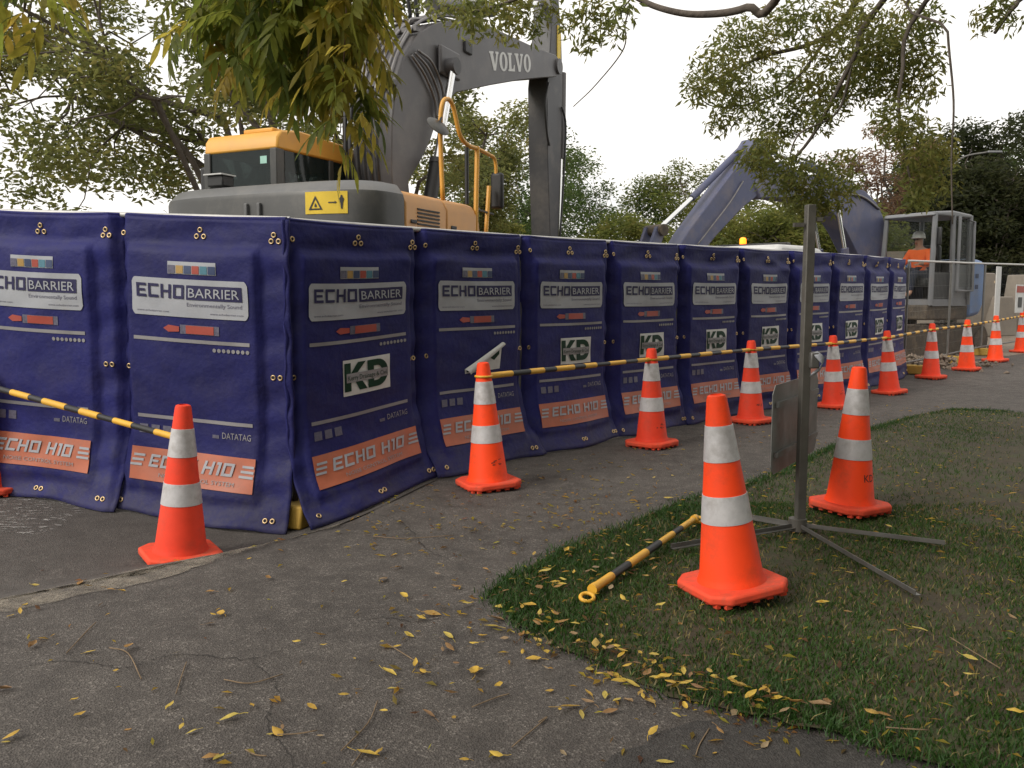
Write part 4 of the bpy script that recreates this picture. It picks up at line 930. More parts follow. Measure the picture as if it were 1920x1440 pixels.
# cab: roof, pillars, panes, open door
cl, crr, cf, cb = -1.25, -.28, .22, -.88; z0, z1 = 1.25, 2.86
rfb = MB().prism([(cf+.08, z1-.05), (cf+.02, z1+.02), (-.3, z1+.06), (cb, z1+.02), (cb-.03, z1-.05)], cl-.02, crr+.02, 'x').build('cab_roof', M_cabgrey, eb, bevel=.03)
for (xa, ya, xb, yb) in ((cl, cf+.06, cl+.02, cf), (crr, cf+.06, crr-.02, cf), (cl, -.34, cl+.02, -.34), (cl, cb, cl+.02, cb), (crr, cb, crr-.02, cb)):
    MB().tube([(xa, ya, z0), (xa, ya, z0+.6), (xb, yb, z1)], .045, 8).build('cab_pillar', M_cabgrey, eb, smooth='auto')
MB().box(((cl+crr)/2, (cf+cb)/2, z0+.04), (crr-cl, cf-cb, .12)).build('cab_floor', M_cabgrey, eb)
MB().box((cl+.03, -.61, z0+.4), (.03, .50, .65)).build('cab_side_panel', M_cabgrey, eb)
MB().box((cl+.03, -.06, z0+.33), (.03, .48, .5)).build('cab_side_panel', M_blackpl, eb)
MB().box(((cl+crr)/2, cb+.01, z0+.45), (crr-cl-.08, .03, .75)).build('cab_rear_panel', M_blackpl, eb)
for (c, d_) in ((((cl+crr)/2, cf+.01, 2.2), (crr-cl-.1, .008, 1.2)), ((cl+.012, -.61, 2.38), (.008, .48, .82)), (((cl+crr)/2, cb, 2.45), (crr-cl-.1, .008, .75)), ((crr-.012, -.33, 2.2), (.008, 1.0, 1.15))):
    MB().box(c, d_).build('window_pane', M_glass2, eb)
dr_ = MB().tube([(cl-.06, -.42, 1.5), (cl-.06, -.42, 2.82), (cl-.06, -.88, 2.74), (cl-.06, -.92, 1.5), (cl-.06, -.42, 1.5)], .028, 8).build('door_frame', M_cabgrey, eb)
MB().box((cl-.06, -.67, 2.15), (.006, .44, 1.15)).build('door_pane', M_glass2, dr_)
MB().box((-.62, -.62, 2.0), (.46, .14, .7)).build('seat', M_blackpl, eb, bevel=.05)
MB().box((-.62, -.40, 1.66), (.5, .5, .16)).build('seat_cushion', M_blackpl, eb, bevel=.05)
MB().box((cl-.02, .18, 2.45), (.14, .05, .32)).build('side_mirror', M_blackpl, eb, bevel=.03)
for k in (0, 1):
    MB().box((-1.206, -1.25, 1.78-.2*k), (.004, .10, .08)).build('decal', M_dkblue, eb)
# tracks with cast shoes
for s in (-1, 1):
    o = []
    for k in range(9): a = math.pi/2+math.pi*k/8; o.append((-1.55+.30*math.cos(a), .58+.30*math.sin(a)))
    for k in range(9): a = -math.pi/2+math.pi*k/8; o.append((1.15+.30*math.cos(a), .58+.30*math.sin(a)))
    tk = MB().prism(o, s*.9-.24, s*.9+.24, 'x').build('track', M_track, eb)
    for k in range(18):
        y = -1.6+k*.165; MB().box((s*.9, y, .885), (.5, .10, .03)).build('track_shoe', M_track, tk)
    for k in range(6):
        MB().box((s*.9, 1.46, .36+k*.08), (.5, .035, .05)).build('track_shoe', M_track, tk)
    for y in (-1.55, 1.15): MB().tube([(s*.9-.26, y, .58), (s*.9+.26, y, .58)], .2, 16).build('idler_wheel', M_track, tk, smooth='auto')
MB().box((0, -.2, .6), (1.4, 1.4, .4)).build('undercarriage', M_track, eb)
MB().tube([(0, -.4, .8), (0, -.4, .99)], .5, 20).build('slew_ring', M_track, eb)
# operator, seated in the cab
def skinned(name, verts, edges, radii, m, parent, sub=1):
    me = bpy.data.meshes.new(name); me.from_pydata(verts, edges, []); o = link(name, me, parent)
    o.modifiers.new('skin', 'SKIN'); ly = me.skin_vertices[0] if me.skin_vertices else None
    if ly is None:
        bpy.context.view_layer.objects.active = o; bpy.ops.object.select_all(action='DESELECT'); o.select_set(True)
        bpy.ops.mesh.customdata_skin_add(); ly = me.skin_vertices[0]
    for i, r in enumerate(radii): ly.data[i].radius = (r, r) if not isinstance(r, tuple) else r
    ly.data[0].use_root = True
    sb = o.modifiers.new('sub', 'SUBSURF'); sb.levels = sub; sb.render_levels = sub
    me.materials.append(m); return o
pc = eb.matrix_basis @ Vector((-.75, -.72, 1.70)) if False else Matrix.Translation((6.93*1.14, 16.3*1.14, -.19)) @ Matrix.Rotation(rz2, 4, 'Z') @ Matrix.Scale(1.14, 4) @ Vector((-.62, -.36, 1.80))
pe = empty('person', pc, rz2, 'seated digger driver in an orange high visibility top and white helmet', 'person'); pe.scale = (1.08, 1.08, 1.08)
V_ = [(0, 0, 0), (0, 0, .2), (0, .02, .42), (0, .04, .52), (0, .07, .62), (0, .08, .72),
      (.19, .02, .44), (.27, .12, .22), (.24, .42, .20), (-.19, .02, .44), (-.27, .12, .22), (-.24, .42, .20),
      (.1, .06, -.02), (.13, .42, .02), (.13, .50, -.36), (.13, .62, -.40), (-.1, .06, -.02), (-.13, .42, .02), (-.13, .50, -.36), (-.13, .62, -.40)]
E_ = [(0, 1), (1, 2), (2, 3), (3, 4), (4, 5), (2, 6), (6, 7), (7, 8), (2, 9), (9, 10), (10, 11), (0, 12), (12, 13), (13, 14), (14, 15), (0, 16), (16, 17), (17, 18), (18, 19)]
R_ = [(.15, .12), (.15, .11), (.16, .10), .055, (.08, .09), (.075, .085), .07, .052, .034, .07, .052, .034, .085, .07, .05, .045, .085, .07, .05, .045]
body = skinned('body', V_, E_, R_, M_skin, pe, 2)
shirt = skinned('high_visibility_top', [(0, 0, -.02), (0, 0, .2), (0, .02, .42), (0, .03, .47), (.19, .02, .44), (.27, .12, .22), (.245, .34, .20), (-.19, .02, .44), (-.27, .12, .22), (-.245, .34, .20)],
        [(0, 1), (1, 2), (2, 3), (2, 4), (4, 5), (5, 6), (2, 7), (7, 8), (8, 9)], [(.175, .14), (.175, .13), (.185, .12), .07, .085, .066, .055, .085, .066, .055], M_hivis, pe, 2)
skinned('trousers', [(0, 0, -.03), (.1, .06, -.02), (.13, .42, .02), (.13, .50, -.34), (-.1, .06, -.02), (-.13, .42, .02), (-.13, .50, -.34)], [(0, 1), (1, 2), (2, 3), (0, 4), (4, 5), (5, 6)], [.165, .105, .085, .065, .105, .085, .065], M_trouser, pe, 2)
for s in (-1, 1):
    for k, (dx_, L_) in enumerate(((-.03, .07), (-.01, .085), (.01, .08), (.03, .06))):
        b0 = Vector((s*.24+dx_, .44, .2)); skinned('finger', [b0, b0+Vector((0, L_*.6, -.005)), b0+Vector((0, L_*.8, -.04))], [(0, 1), (1, 2)], [.01, .009, .008], M_skin, body, 1)
    b0 = Vector((s*.20, .41, .2)); skinned('thumb', [b0, b0+Vector((-s*.03, .03, -.01)), b0+Vector((-s*.03, .06, -.02))], [(0, 1), (1, 2)], [.011, .01, .009], M_skin, body, 1)
    MB().box((s*.03, .165, .68), (.028, .012, .014)).build('eye', M_blackpl, body)
MB().prism([(.155, .665), (.185, .635), (.15, .625)], -.012, .012, 'x').build('nose', M_skin, body)
MB().box((0, .16, .60), (.05, .01, .01)).build('mouth', M_red, body)
hp = [(.115, .70), (.12, .715), (.112, .77), (.085, .82), (.045, .845), (0, .85)]
hm = MB().lathe(hp, 20, (0, .075, 0)).build('helmet', M_helmet, pe, smooth='auto')
MB().prism([(-.09, .15), (.09, .15), (.06, .235), (-.06, .235)], .705, .715, 'z').build('helmet_peak', M_helmet, hm)

# ------------------------------------------------------------------ small truck behind the barrier, amber beacon lit
tx = at(1415, 475, 13.6); tr = empty('works_truck', (tx.x, tx.y, gz(tx.x, tx.y)), rad(49), 'white roof of a works truck with a lit amber beacon behind the barrier', 'truck')
zr = tx.z-gz(tx.x, tx.y)+.09
prof = [(-2.4, .5), (2.3, .5), (2.35, .95), (1.5, 1.1), (.85, zr-.12), (.6, zr-.02), (.2, zr), (-.85, zr-.02), (-1.0, zr-.12), (-1.05, 1.05), (-2.4, 1.0)]
MB().prism([(p[0], p[1]) for p in prof], -.82, .82, 'y').build('body', M_paintw, tr, bevel=.06)
for s in (-1, 1): MB().prism([(-.85, 1.15), (1.25, 1.15), (.75, zr-.16), (-.8, zr-.16)], s*.825-.006, s*.825+.006, 'y').build('side_window', M_glass, tr)
for x in (-1.6, 1.5):
    for s in (-1, 1): MB().tube([(x, s*.72, .36), (x, s*.88, .36)], .36, 18).build('wheel', M_blackpl, tr, smooth='auto')
MB().box((-.05, 0, zr+.03), (.16, 1.15, .05)).build('light_bar', M_blackpl, tr, bevel=.015)
MB().lathe([(.05, 0), (.055, .02), (.05, .085), (.03, .105), (0, .11)], 14, (-.05, .18, zr+.055)).build('beacon', M_beacon, tr, smooth='auto')

# ------------------------------------------------------------------ things on the far right
wb = at(1866, 560, 17.5); r = empty('white_board', (wb.x, wb.y, gz(wb.x, wb.y)+.15), rad(42), 'tall white board fixed upright to the mesh fence', 'board')
MB().box((0, -.04, .85), (.26, .02, 1.72)).build('board', M_paintw, r, bevel=.004)
for z in (.3, 1.4): MB().box((0, -.02, z), (.3, .02, .05)).build('batten', M_timber, r)
sx = at(1908, 560, 18.5); r = empty('site_sign', (sx.x, sx.y, sx.z-.3), rad(42), 'small white site sign with a red top on the mesh fence at the right edge', 'sign')
MB().box((0, -.04, .3), (.5, .012, .6)).build('plate', M_paintw, r)
MB().box((0, -.052, .5), (.44, .006, .14)).build('red_heading', M_red, r)
MB().box((0, -.052, .22), (.22, .006, .22)).build('black_symbol', M_blackpl, r)
for i, (u, v, Y, lab) in enumerate(((1838, 612, 26, 'small distant cone left of the white board'), (1851, 606, 28, 'small distant cone touching the left of the white board'), (1880, 615, 25, 'small distant cone right of the white board'), (1902, 604, 27, 'small distant cone near the right edge by the site sign'))):
    p = at(u, v, Y); c = copy_tree(cone_old if i % 2 else cone_new); c.location = (p.x, p.y, gz(p.x, p.y)+.01); c.rotation_euler = (0, 0, i); setp(c, lab, 'traffic cone', 'traffic cones')
cb_l = ['pale concrete block beside the blue digger counterweight', 'pale concrete block behind the white board', 'pale concrete block right of the white board, furthest right']
for k, (u, Y, h_) in enumerate(((1836, 24, 1.75), (1872, 24, 1.1), (1912, 25, 1.7))):
    p = at(u, 560, Y); r = empty('concrete_block', (p.x, p.y, gz(p.x, p.y)), rad(20+8*k), cb_l[k], 'concrete block', 'concrete blocks in the yard')
    MB().prism([(-.55, 0), (.55, 0), (.5, h_*.55), (.28, h_), (-.3, h_), (-.5, h_*.5)], -.25, .25, 'y').build('block', M_concrete, r, bevel=.03)
p = at(1672, 470, 23); wl = empty('block_wall', (p.x-1.4, p.y, gz(p.x, p.y)), rad(-10), 'grey concrete block wall seen through the blue digger cab', 'wall')
bm_ = MB().box((0, 0, .19), (.78, .4, .37)).build('wall_block', M_concrete, mesh_only=True)
for j in range(6):
    for i in range(3): link('wall_block', bm_, wl, (i*.8+(j % 2)*.4, 0, j*.385))
# rubble heap by the tracks
me = None; hv = []; hf = []
for k in range(260):
    a, q = rng.uniform(0, 6.28), abs(rng.normal(0, .45)); x = 7.9+math.cos(a)*q*1.6; y = 15.9+math.sin(a)*q*.7+.0; h_ = max(0, .22-.2*q); r0 = rng.uniform(.02, .07); z = gz(x, y)+rng.uniform(0, 1)*h_
    n = len(hv); pts = rng.normal(0, 1, (6, 3)); base = np.array([[1,0,0],[-1,0,0],[0,1,0],[0,-1,0],[0,0,1],[0,0,-1.]])+pts*.25
    hv += [tuple(np.array([x, y, z])+b*r0) for b in base]; hf += [(n+i, n+j, n+k2) for i, j, k2 in ((0,2,4),(2,1,4),(1,3,4),(3,0,4),(2,0,5),(1,2,5),(3,1,5),(0,3,5))]
setp(MB().add(hv, hf).build('rubble', M_site), 'heap of broken stone and dirt beside the blue digger tracks', 'rubble', kind='stuff')
lp = at(1776, 420, 30); r = empty('lamp_post', (lp.x, lp.y, gz(lp.x, lp.y)), 0, 'thin grey lamp post with curved arm rising behind the blue digger cab', 'lamp post')
MB().tube([(0, 0, 0), (0, 0, 5.0)], [.08, .05], 10).build('pole', M_galv, r, smooth='auto')
MB().tube(bez([(0, 0, 5.0), (.1, 0, 5.4), (.5, 0, 5.75), (1.3, 0, 5.9)], 6), .035, 8).build('arm', M_galv, r, smooth=True)
MB().box((1.5, 0, 5.9), (.5, .16, .08)).build('lamp_head', M_cabgrey, r, bevel=.03)

# ------------------------------------------------------------------ trees
def leaf_cloud(centers, radii, n, size, pal, rs, droop=.3, flat=.7, asp=.42):
    """n pointed leaves spread through ellipsoid clumps; returns verts, faces, colours"""
    centers = np.asarray(centers, float); radii = np.asarray(radii, float)
    if radii.ndim == 1: radii = np.stack([radii, radii, radii*flat], 1)
    wgt = radii.prod(1)**.8; idx = rs.choice(len(centers), n, p=wgt/wgt.sum())
    d = rs.normal(size=(n, 3)); d /= np.linalg.norm(d, axis=1)[:, None]; rr = rs.uniform(0, 1, n)**.45
    p = centers[idx]+d*rr[:, None]*radii[idx]
    ax = rs.normal(size=(n, 3)); ax[:, 2] = ax[:, 2]*.45-droop; ax /= np.linalg.norm(ax, axis=1)[:, None]
    up = rs.normal(size=(n, 3)); sd = np.cross(ax, up); sd /= np.linalg.norm(sd, axis=1)[:, None]; nm = np.cross(sd, ax)
    L = size*rs.uniform(.65, 1.35, n)[:, None]; W_ = L*asp*.5
    V = np.stack([p, p+ax*L*.45+sd*W_+nm*L*.08, p+ax*L, p+ax*L*.45-sd*W_+nm*L*.08], 1).reshape(-1, 3)
    k = np.arange(n)[:, None]*4; F = np.concatenate([k+np.array([[0, 1, 2]]), k+np.array([[0, 2, 3]])])
    pal = np.asarray(pal, float); t = np.clip(rs.uniform(0, 1, n)*.55+rs.uniform(0, 1, len(centers))[idx]*.45, 0, .999)*(len(pal)-1); i = t.astype(int); fr = (t-i)[:, None]
    C = (pal[i]*(1-fr)+pal[np.minimum(i+1, len(pal)-1)]*fr)*rs.uniform(.75, 1.2, n)[:, None]
    return V, F, np.repeat(C, 4, 0)
def wob(a, b, n, amp, rs):
    a, b = Vector(a), Vector(b); L = (b-a).length
    return [a.lerp(b, k/n)+Vector(rs.normal(0, 1, 3)*amp*L*math.sin(math.pi*k/n))+Vector((0, 0, L*.06*math.sin(math.pi*k/n))) for k in range(n+1)]
def make_tree(name, base, trunk_h, tr, crown_c, crown_r, nclump, clump_r, nleaf, size, pal, label, seed, group=None, cat='tree', hollow=.55, zmin=None, limbs=7, asp=.42, wood=M_bark, droop=.3):
    rs = np.random.default_rng(seed); base = Vector(base); root = empty(name, base, 0, label, cat, group)
    cc = Vector(crown_c)-base; top = Vector((rs.normal(0, .15), rs.normal(0, .15), trunk_h))
    MB().tube(bez([(0, 0, -.1), top*.4+Vector((.08, .05, 0)), top], 5), [tr*(1-.045*k) for k in range(11)], 9).build('trunk', wood, root, smooth=True)
    cr_ = np.array(crown_r); C = []
    while len(C) < nclump:
        d = rs.normal(size=3); d /= np.linalg.norm(d); q = rs.uniform(hollow, 1)**.6 if rs.uniform() < .8 else rs.uniform(.2, .7)
        p = np.array(cc)+d*q*cr_
        if zmin is not None and p[2]+base.z < zmin: continue
        C.append(p)
    C = np.array(C); R_ = clump_r*rs.uniform(.6, 1.3, nclump)
    # limbs reach toward groups of clumps, twigs to each clump
    ends = [C[rs.integers(nclump)]*.75+np.array(cc)*.25 for _ in range(limbs)]; nodes = [top]
    for e in ends:
        pts = wob(top*rs.uniform(.6, 1), e, 6, .05, rs); nodes += pts[2:]
        MB().tube(pts, [tr*.55*(1-.12*k) for k in range(7)], 7).build('limb', wood, root, smooth=True)
    tw = MB(); NP = np.array([list(q) for q in nodes])
    for c in C:
        j = ((NP-c)**2).sum(1).argmin(); tw.tube(wob(nodes[j], c, 4, .07, rs), [tr*.16, tr*.13, tr*.1, tr*.07, tr*.04], 5, False)
    setp(tw.build('twigs', wood, root, smooth=True), kind='stuff')
    V, F, K = leaf_cloud(C, R_, nleaf, size, pal, rs, asp=asp, droop=droop)
    setp(link('crown', fast_mesh('crown', V, F, [M_leafv], K), root), kind='stuff')
    return root
G_left = [(.15, .175, .07), (.20, .22, .075), (.26, .26, .085), (.34, .28, .09)]
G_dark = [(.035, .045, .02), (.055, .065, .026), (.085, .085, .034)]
G_mid = [(.06, .10, .03), (.09, .135, .04), (.14, .165, .05)]
G_yel = [(.11, .14, .035), (.17, .19, .045), (.25, .225, .06)]
G_brown = [(.20, .11, .07), (.25, .15, .09), (.28, .19, .12), (.13, .13, .05)]
# wide tree at the left
make_tree('broad_tree', (-4.1, 14.4, 0), 2.6, .13, (-6.0, 13.6, 5.3), (5.2, 2.6, 3.3), 150, .58, 44000, .12, G_left, 'wide spreading tree behind the left barrier and the digger cab', 3, hollow=.35, zmin=2.4, limbs=12)
make_tree('broad_tree', (-3.0, 17.5, 0), 3, .13, (-2.6, 17.0, 5.6), (2.7, 2.2, 3.0), 70, .58, 22000, .12, G_left, 'leafy tree between the yellow cab and the grey boom', 4, hollow=.35, zmin=2.3, limbs=8)
make_tree('broad_tree', (-.9, 22, 0), 2.5, .18, (-.7, 21.5, 4.6), (1.9, 1.8, 1.7), 34, .5, 13000, .11, G_left, 'small airy tree seen under the boom arch', 5, hollow=.3, zmin=2.2, limbs=6)
# round trees and shrubs in the middle distance
mid = [('round_tree', 985, 30, 7.4, 2.9, G_mid, 'dark rounded tree behind the vertical digger arm', 900), ('round_tree', 1100, 34, 7.4, 3.0, G_mid, 'rounded green tree just right of the digger arm', 900),
       ('shrub', 1170, 27, 4.0, 1.8, G_yel, 'low yellowish shrub right of the digger arm, above the barrier', 500), ('shrub', 925, 24, 3.6, 1.3, G_yel, 'low shrub between the handrail and the digger arm', 400),
       ('round_tree', 1300, 33, 6.6, 2.8, G_yel, 'pale green tree behind the blue digger stick', 800), ('shrub', 1385, 25, 4.2, 2.1, G_yel, 'yellow green shrub under the left half of the blue boom arch', 700),
       ('shrub', 1480, 26, 4.5, 2.2, G_yel, 'yellow green shrub behind the sign stand pole', 700), ('shrub', 1580, 25, 4.2, 2.0, G_yel, 'yellow green shrub under the right half of the blue boom arch', 700)]
for i, (nm, u, Y, h_, r_, pal, lab, k) in enumerate(mid):
    p = at(u, 561, Y); make_tree(nm, (p.x, p.y, gz(p.x, p.y)), h_*.35, .12, (p.x, p.y, h_*.52), (r_, r_*.8, h_*.47), 90, r_*.27, 21000, .14, pal, lab, 40+i, hollow=.6, limbs=5, cat='tree' if 'tree' in nm else 'shrub')
make_tree('autumn_tree', (*at(1650, 561, 32).xy, .4), 3.2, .16, (*at(1650, 561, 32).xy, 5.4), (2.3, 1.8, 2.6), 60, .5, 9000, .12, G_brown, 'reddish brown autumn tree behind the blue boom', 61, hollow=.3, limbs=9)
dk = [(1765, 34, 7.4, 2.8, 'dark tree left of the right hand wood, behind the cab'), (1850, 37, 7.4, 3.2, 'tall dark evergreen tree near the right edge'), (1945, 33, 8.2, 3.4, 'tall dark evergreen tree cut off by the right edge'),
      (1800, 30, 5.4, 2.3, 'lower dark tree directly behind the blue digger cab'), (1890, 29, 5.6, 2.4, 'lower dark tree above the site sign')]
for i, (u, Y, h_, r_, lab) in enumerate(dk):
    p = at(u, 561, Y); make_tree('evergreen_tree', (p.x, p.y, .4), h_*.4, .2, (p.x, p.y, .4+h_*.54), (r_, r_*.8, h_*.47), 110, r_*.27, 26000, .18, G_dark if i != 1 else G_mid, lab, 70+i, hollow=.6, limbs=6)
rs = np.random.default_rng(99); C = []; R_ = []
for k in range(260):
    x = rs.uniform(-60, 14) if k < 110 else rs.uniform(14, 60); C.append((x, (48 if x > 14 else 62)+rs.uniform(-4, 4), rs.uniform(-.4, 6.5 if x > 14 else 3.4))); R_.append(rs.uniform(1.2, 2.2))
V, F, K = leaf_cloud(C, R_, 60000, .33, G_dark, rs); setp(link('distant_woodland', fast_mesh('distant_woodland', V, F, [M_leafv], K)), 'far off belt of trees along the horizon', 'woodland', kind='stuff')

# ------------------------------------------------------------------ ash tree overhanging the footpath
ash = empty('ash_tree', (5.2, -1.8, 0), 0, 'ash tree whose long limbs hang drooping yellow green leaves over the footpath', 'tree')
O = Vector((5.2, -1.8, 0))
MB().tube(bez([(0, 0, -.1), (-.05, .05, 1.6), (-.1, .2, 3.4), (-.3, .4, 5.2)], 6), [.26-.008*k for k in range(19)], 14).build('trunk', M_bark, ash, smooth=True)
def limb(pts, r0, r1, n=6):
    cv = bez([Vector(p)-O for p in pts], n); m = len(cv)
    return MB().tube(cv, [(r0+(r1-r0)*(k/(m-1))**.45)*.9 for k in range(m)], 8).build('limb', M_bark, ash, smooth=True), cv
hub = O+Vector((-.3, .4, 5.0))
# compound leaf meshes: drooping leaflets in pairs along a stalk
def leaflet(mb, b, ax, nm, L, w_, sag):
    sd = ax.cross(nm).normalized(); P = []
    prof = [(0, .12), (.22, .8), (.5, 1.0), (.78, .62), (1, 0)]
    rows = []
    for t, k in prof:
        c = b+ax*L*t+Vector((0, 0, -sag*L*t*t)); e = sd*w_*k*.5; rows.append((c-e+nm*w_*.12*k, c, c+e+nm*w_*.12*k))
    n = len(mb.v)
    for r in rows: mb.v += [tuple(q) for q in r]
    for i in range(len(rows)-1):
        for j in (0, 1): mb.f.append((n+3*i+j, n+3*i+j+1, n+3*i+j+4, n+3*i+j+3))
LEAFS = []
for v in range(7):
    r_ = random.Random(200+v); mb = MB(); np_ = 3+v % 2; Ls = .20+.03*(v % 3)
    st = [Vector((0, .0+Ls*.75*t, -Ls*.62*t*t-.12*Ls*t)) for t in np.linspace(0, 1, 6)]; mb.tube(st, .0016, 4, False)
    for k in range(np_+1):
        t = .3+.7*k/np_; c = Vector((0, Ls*.75*t, -Ls*.62*t*t-.12*Ls*t)); fw = Vector((0, .75, -1.24*t-.12)).normalized()
        for s in ((-1, 1) if k < np_ else (0,)):
            ax = (fw*.75+Vector((s*.8, 0, -.55))).normalized() if s else (fw+Vector((0, 0, -.6))).normalized()
            ax = (ax+Vector((r_.uniform(-.15, .15), r_.uniform(-.15, .15), r_.uniform(-.15, .05)))).normalized()
            nm = Vector((r_.uniform(-.4, .4), .5, 1)); nm = (nm-ax*nm.dot(ax)).normalized()
            leaflet(mb, c, ax, nm, r_.uniform(.085, .125), r_.uniform(.026, .036), r_.uniform(.1, .35))
    LEAFS.append(mb.build('leaf', M_leaf_ash, mesh_only=True, smooth=True))
rl = random.Random(77)
def hang_leaf(p, parent, sc=1.0):
    o = link('leaf', rl.choice(LEAFS), parent, p); o.rotation_euler = (rl.uniform(-.5, .6), rl.uniform(-.5, .5), rl.uniform(0, 6.28)); s = sc*rl.uniform(.75, 1.15); o.scale = (s, s, s); return o
# the near drooping spray at the upper left centre
lm, _ = limb([hub, (2.6, .6, 4.6), (.9, 2.2, 3.7), (-.2, 2.9, 3.15), (-.75, 3.1, 2.85), (-1.3, 3.3, 2.7)], .085, .014)
tips = [(-1.12, 3.2, 2.04), (-1.02, 3.0, 2.02), (-.95, 3.3, 2.0), (-.88, 3.1, 1.97), (-.80, 2.9, 1.93), (-.74, 3.2, 1.93), (-.68, 3.0, 1.87), (-.62, 2.85, 1.86), (-.58, 3.15, 1.82), (-.53, 3.0, 1.68), (-.50, 2.8, 1.68), (-.46, 3.1, 1.95), (-.70, 2.75, 2.0), (-.60, 3.3, 1.98), (-.42, 2.9, 2.05)]
cnt = 0
for i, t_ in enumerate(tips):
    t_ = Vector(t_); st = Vector((t_.x+rl.uniform(.0, .25), t_.y+rl.uniform(-.1, .1), 2.95)); cv = bez([st, st.lerp(t_, .45)+Vector((-.06, 0, .06)), t_+Vector((-.05, 0, .2))], 6)
    MB().tube([q-O for q in cv], [.006-.00035*k for k in range(13)], 5).build('twig', M_twig, lm, smooth=True)
    for k in range(19):
        q = cv[min(12, 1+int(k*11.9/18))]-O+Vector((rl.uniform(-.06, .06), rl.uniform(-.06, .06), rl.uniform(-.02, .06))); hang_leaf(q, lm, .62); cnt += 1
ashpal = np.array([(.12, .165, .035), (.20, .235, .042), (.33, .31, .05), (.48, .37, .065)]); XV = []; XF = []; XC = []
for i in range(300):
    u = rl.uniform(400, 700); lo = np.interp(u, [400, 440, 530, 600, 640, 670, 685, 700], [60, 110, 140, 150, 175, 230, 200, 130]); v = rl.uniform(-90, lo)
    p = at(u, v, rl.uniform(2.7, 3.5)); me = rl.choice(LEAFS); s_ = .6*rl.uniform(.7, 1.15)
    mt = Matrix.Translation(p-O) @ Matrix.Rotation(rl.uniform(0, 6.28), 4, 'Z') @ Matrix.Rotation(rl.uniform(-.6, .6), 4, 'Y') @ Matrix.Rotation(rl.uniform(-.5, .7), 4, 'X') @ Matrix.Scale(s_, 4)
    b = len(XV); XV += [tuple(mt @ q.co) for q in me.vertices]; XF += [tuple(b+j for j in f.vertices) for f in me.polygons]
    t = rl.random()*.55+.45*ss(520, 660, u+rl.uniform(-60, 60)); t = min(t, .999)*3; k = int(t); c = ashpal[k]*(1-t+k)+ashpal[k+1]*(t-k); XC += [tuple(c)]*len(me.vertices)
setp(link('inner_leaves', fast_mesh('inner_leaves', XV, XF, [M_leafv], np.array(XC), smooth=True), lm), kind='stuff')
# small spray in the top left corner
lm2, _ = limb([hub, (2.0, -.2, 4.9), (-.6, 1.2, 3.9), (-1.7, 2.3, 3.1), (-2.1, 2.8, 2.75)], .06, .01)
for k in range(16): p = at(rl.uniform(-10, 85), rl.uniform(-60, 30), 3.0+rl.uniform(-.2, .3)); hang_leaf(p-O, lm2, .8)
# limbs farther out, with finer hanging foliage
FC = []; FR = []
def clumps(lst, Y0, Y1, sc=1.0):
    for (u, v, r_) in lst:
        Y = rl.uniform(Y0, Y1); p = at(u, v, Y); FC.append(tuple(p-O)); FR.append((r_*Y/1600*sc, r_*Y/1600*1.1*sc, r_*Y/1600*sc))
limb([hub, (3.6, 2.5, 5.2), at(1700, -120, 6.6), at(1560, 60, 7.0), at(1420, 110, 7.2), at(1300, 170, 7.3)], .075, .008)
limb([hub, (3.4, 3.0, 4.9), at(1680, -30, 6.2), at(1600, 110, 6.4), at(1520, 260, 6.6), at(1450, 330, 6.7)], .065, .008)
limb([hub, (3.8, 2.4, 4.7), at(1790, -60, 6.0), at(1690, 150, 6.2), at(1700, 300, 6.3), at(1720, 380, 6.3)], .05, .006)
limb([hub, (2.2, 3, 4.9), at(1480, -40, 6.2), at(1400, 14, 6.6), at(1320, 27, 6.8), at(1255, 20, 6.9), at(1195, -4, 7.0), at(1120, -60, 7.0)], .055, .022)
limb([hub, (2.6, 2.4, 4.6), at(1240, -70, 5.2), at(1176, 30, 5.4), at(1170, 90, 5.4), at(1118, 158, 5.4), at(1075, 200, 5.4)], .012, .003)
limb([hub, (1.6, 2.6, 4.3), at(1130, -80, 5.0), at(1010, -20, 5.1), at(900, 20, 5.2), at(830, 10, 5.2)], .04, .006)
limb([at(1560, 60, 7.0), at(1490, 150, 7.0), at(1420, 190, 7.1), at(1340, 200, 7.1), at(1290, 165, 7.1)], .02, .004)
limb([at(1600, 110, 6.4), at(1570, 210, 6.5), at(1500, 250, 6.5), at(1480, 300, 6.5), at(1480, 345, 6.5)], .016, .004)
limb([hub, (4.6, 2.2, 4.6), at(1775, -80, 5.6), at(1777, 60, 5.6), at(1788, 190, 5.6), at(1784, 300, 5.6), at(1786, 420, 5.6)], .02, .005)
limb([hub, (4.6, 2.6, 4.6), at(1990, -60, 5.6), at(1905, 10, 5.7), at(1865, 62, 5.7)], .035, .012)
clumps([(1335, 130, 45), (1310, 170, 30), (1385, 75, 45), (1370, 150, 38), (1430, 95, 38), (1455, 40, 30), (1500, 35, 42), (1540, 95, 36), (1490, 140, 30), (1455, 165, 34), (1420, 205, 40), (1365, 200, 32), (1345, 228, 22), (1395, 165, 28),
        (1580, 30, 48), (1620, 70, 52), (1650, 115, 52), (1600, 140, 46), (1565, 175, 42), (1530, 160, 36), (1540, 215, 34), (1500, 205, 40), (1470, 240, 34), (1440, 262, 24), (1700, 95, 44), (1690, 45, 40), (1735, 40, 36), (1660, 170, 40), (1710, 150, 38), (1745, 110, 30), (1740, 165, 26)], 6.4, 7.3)
clumps([(1440, 275, 26), (1462, 315, 30), (1500, 345, 36), (1535, 340, 38), (1570, 360, 34), (1520, 380, 32), (1490, 385, 28), (1475, 355, 26), (1418, 280, 24), (1440, 300, 28), (1400, 300, 20), (1545, 385, 26), (1600, 335, 24), (1425, 330, 18), (1555, 310, 26), (1450, 345, 26), (1420, 300, 22), (1500, 310, 30), (1590, 300, 24)], 6.2, 6.8)
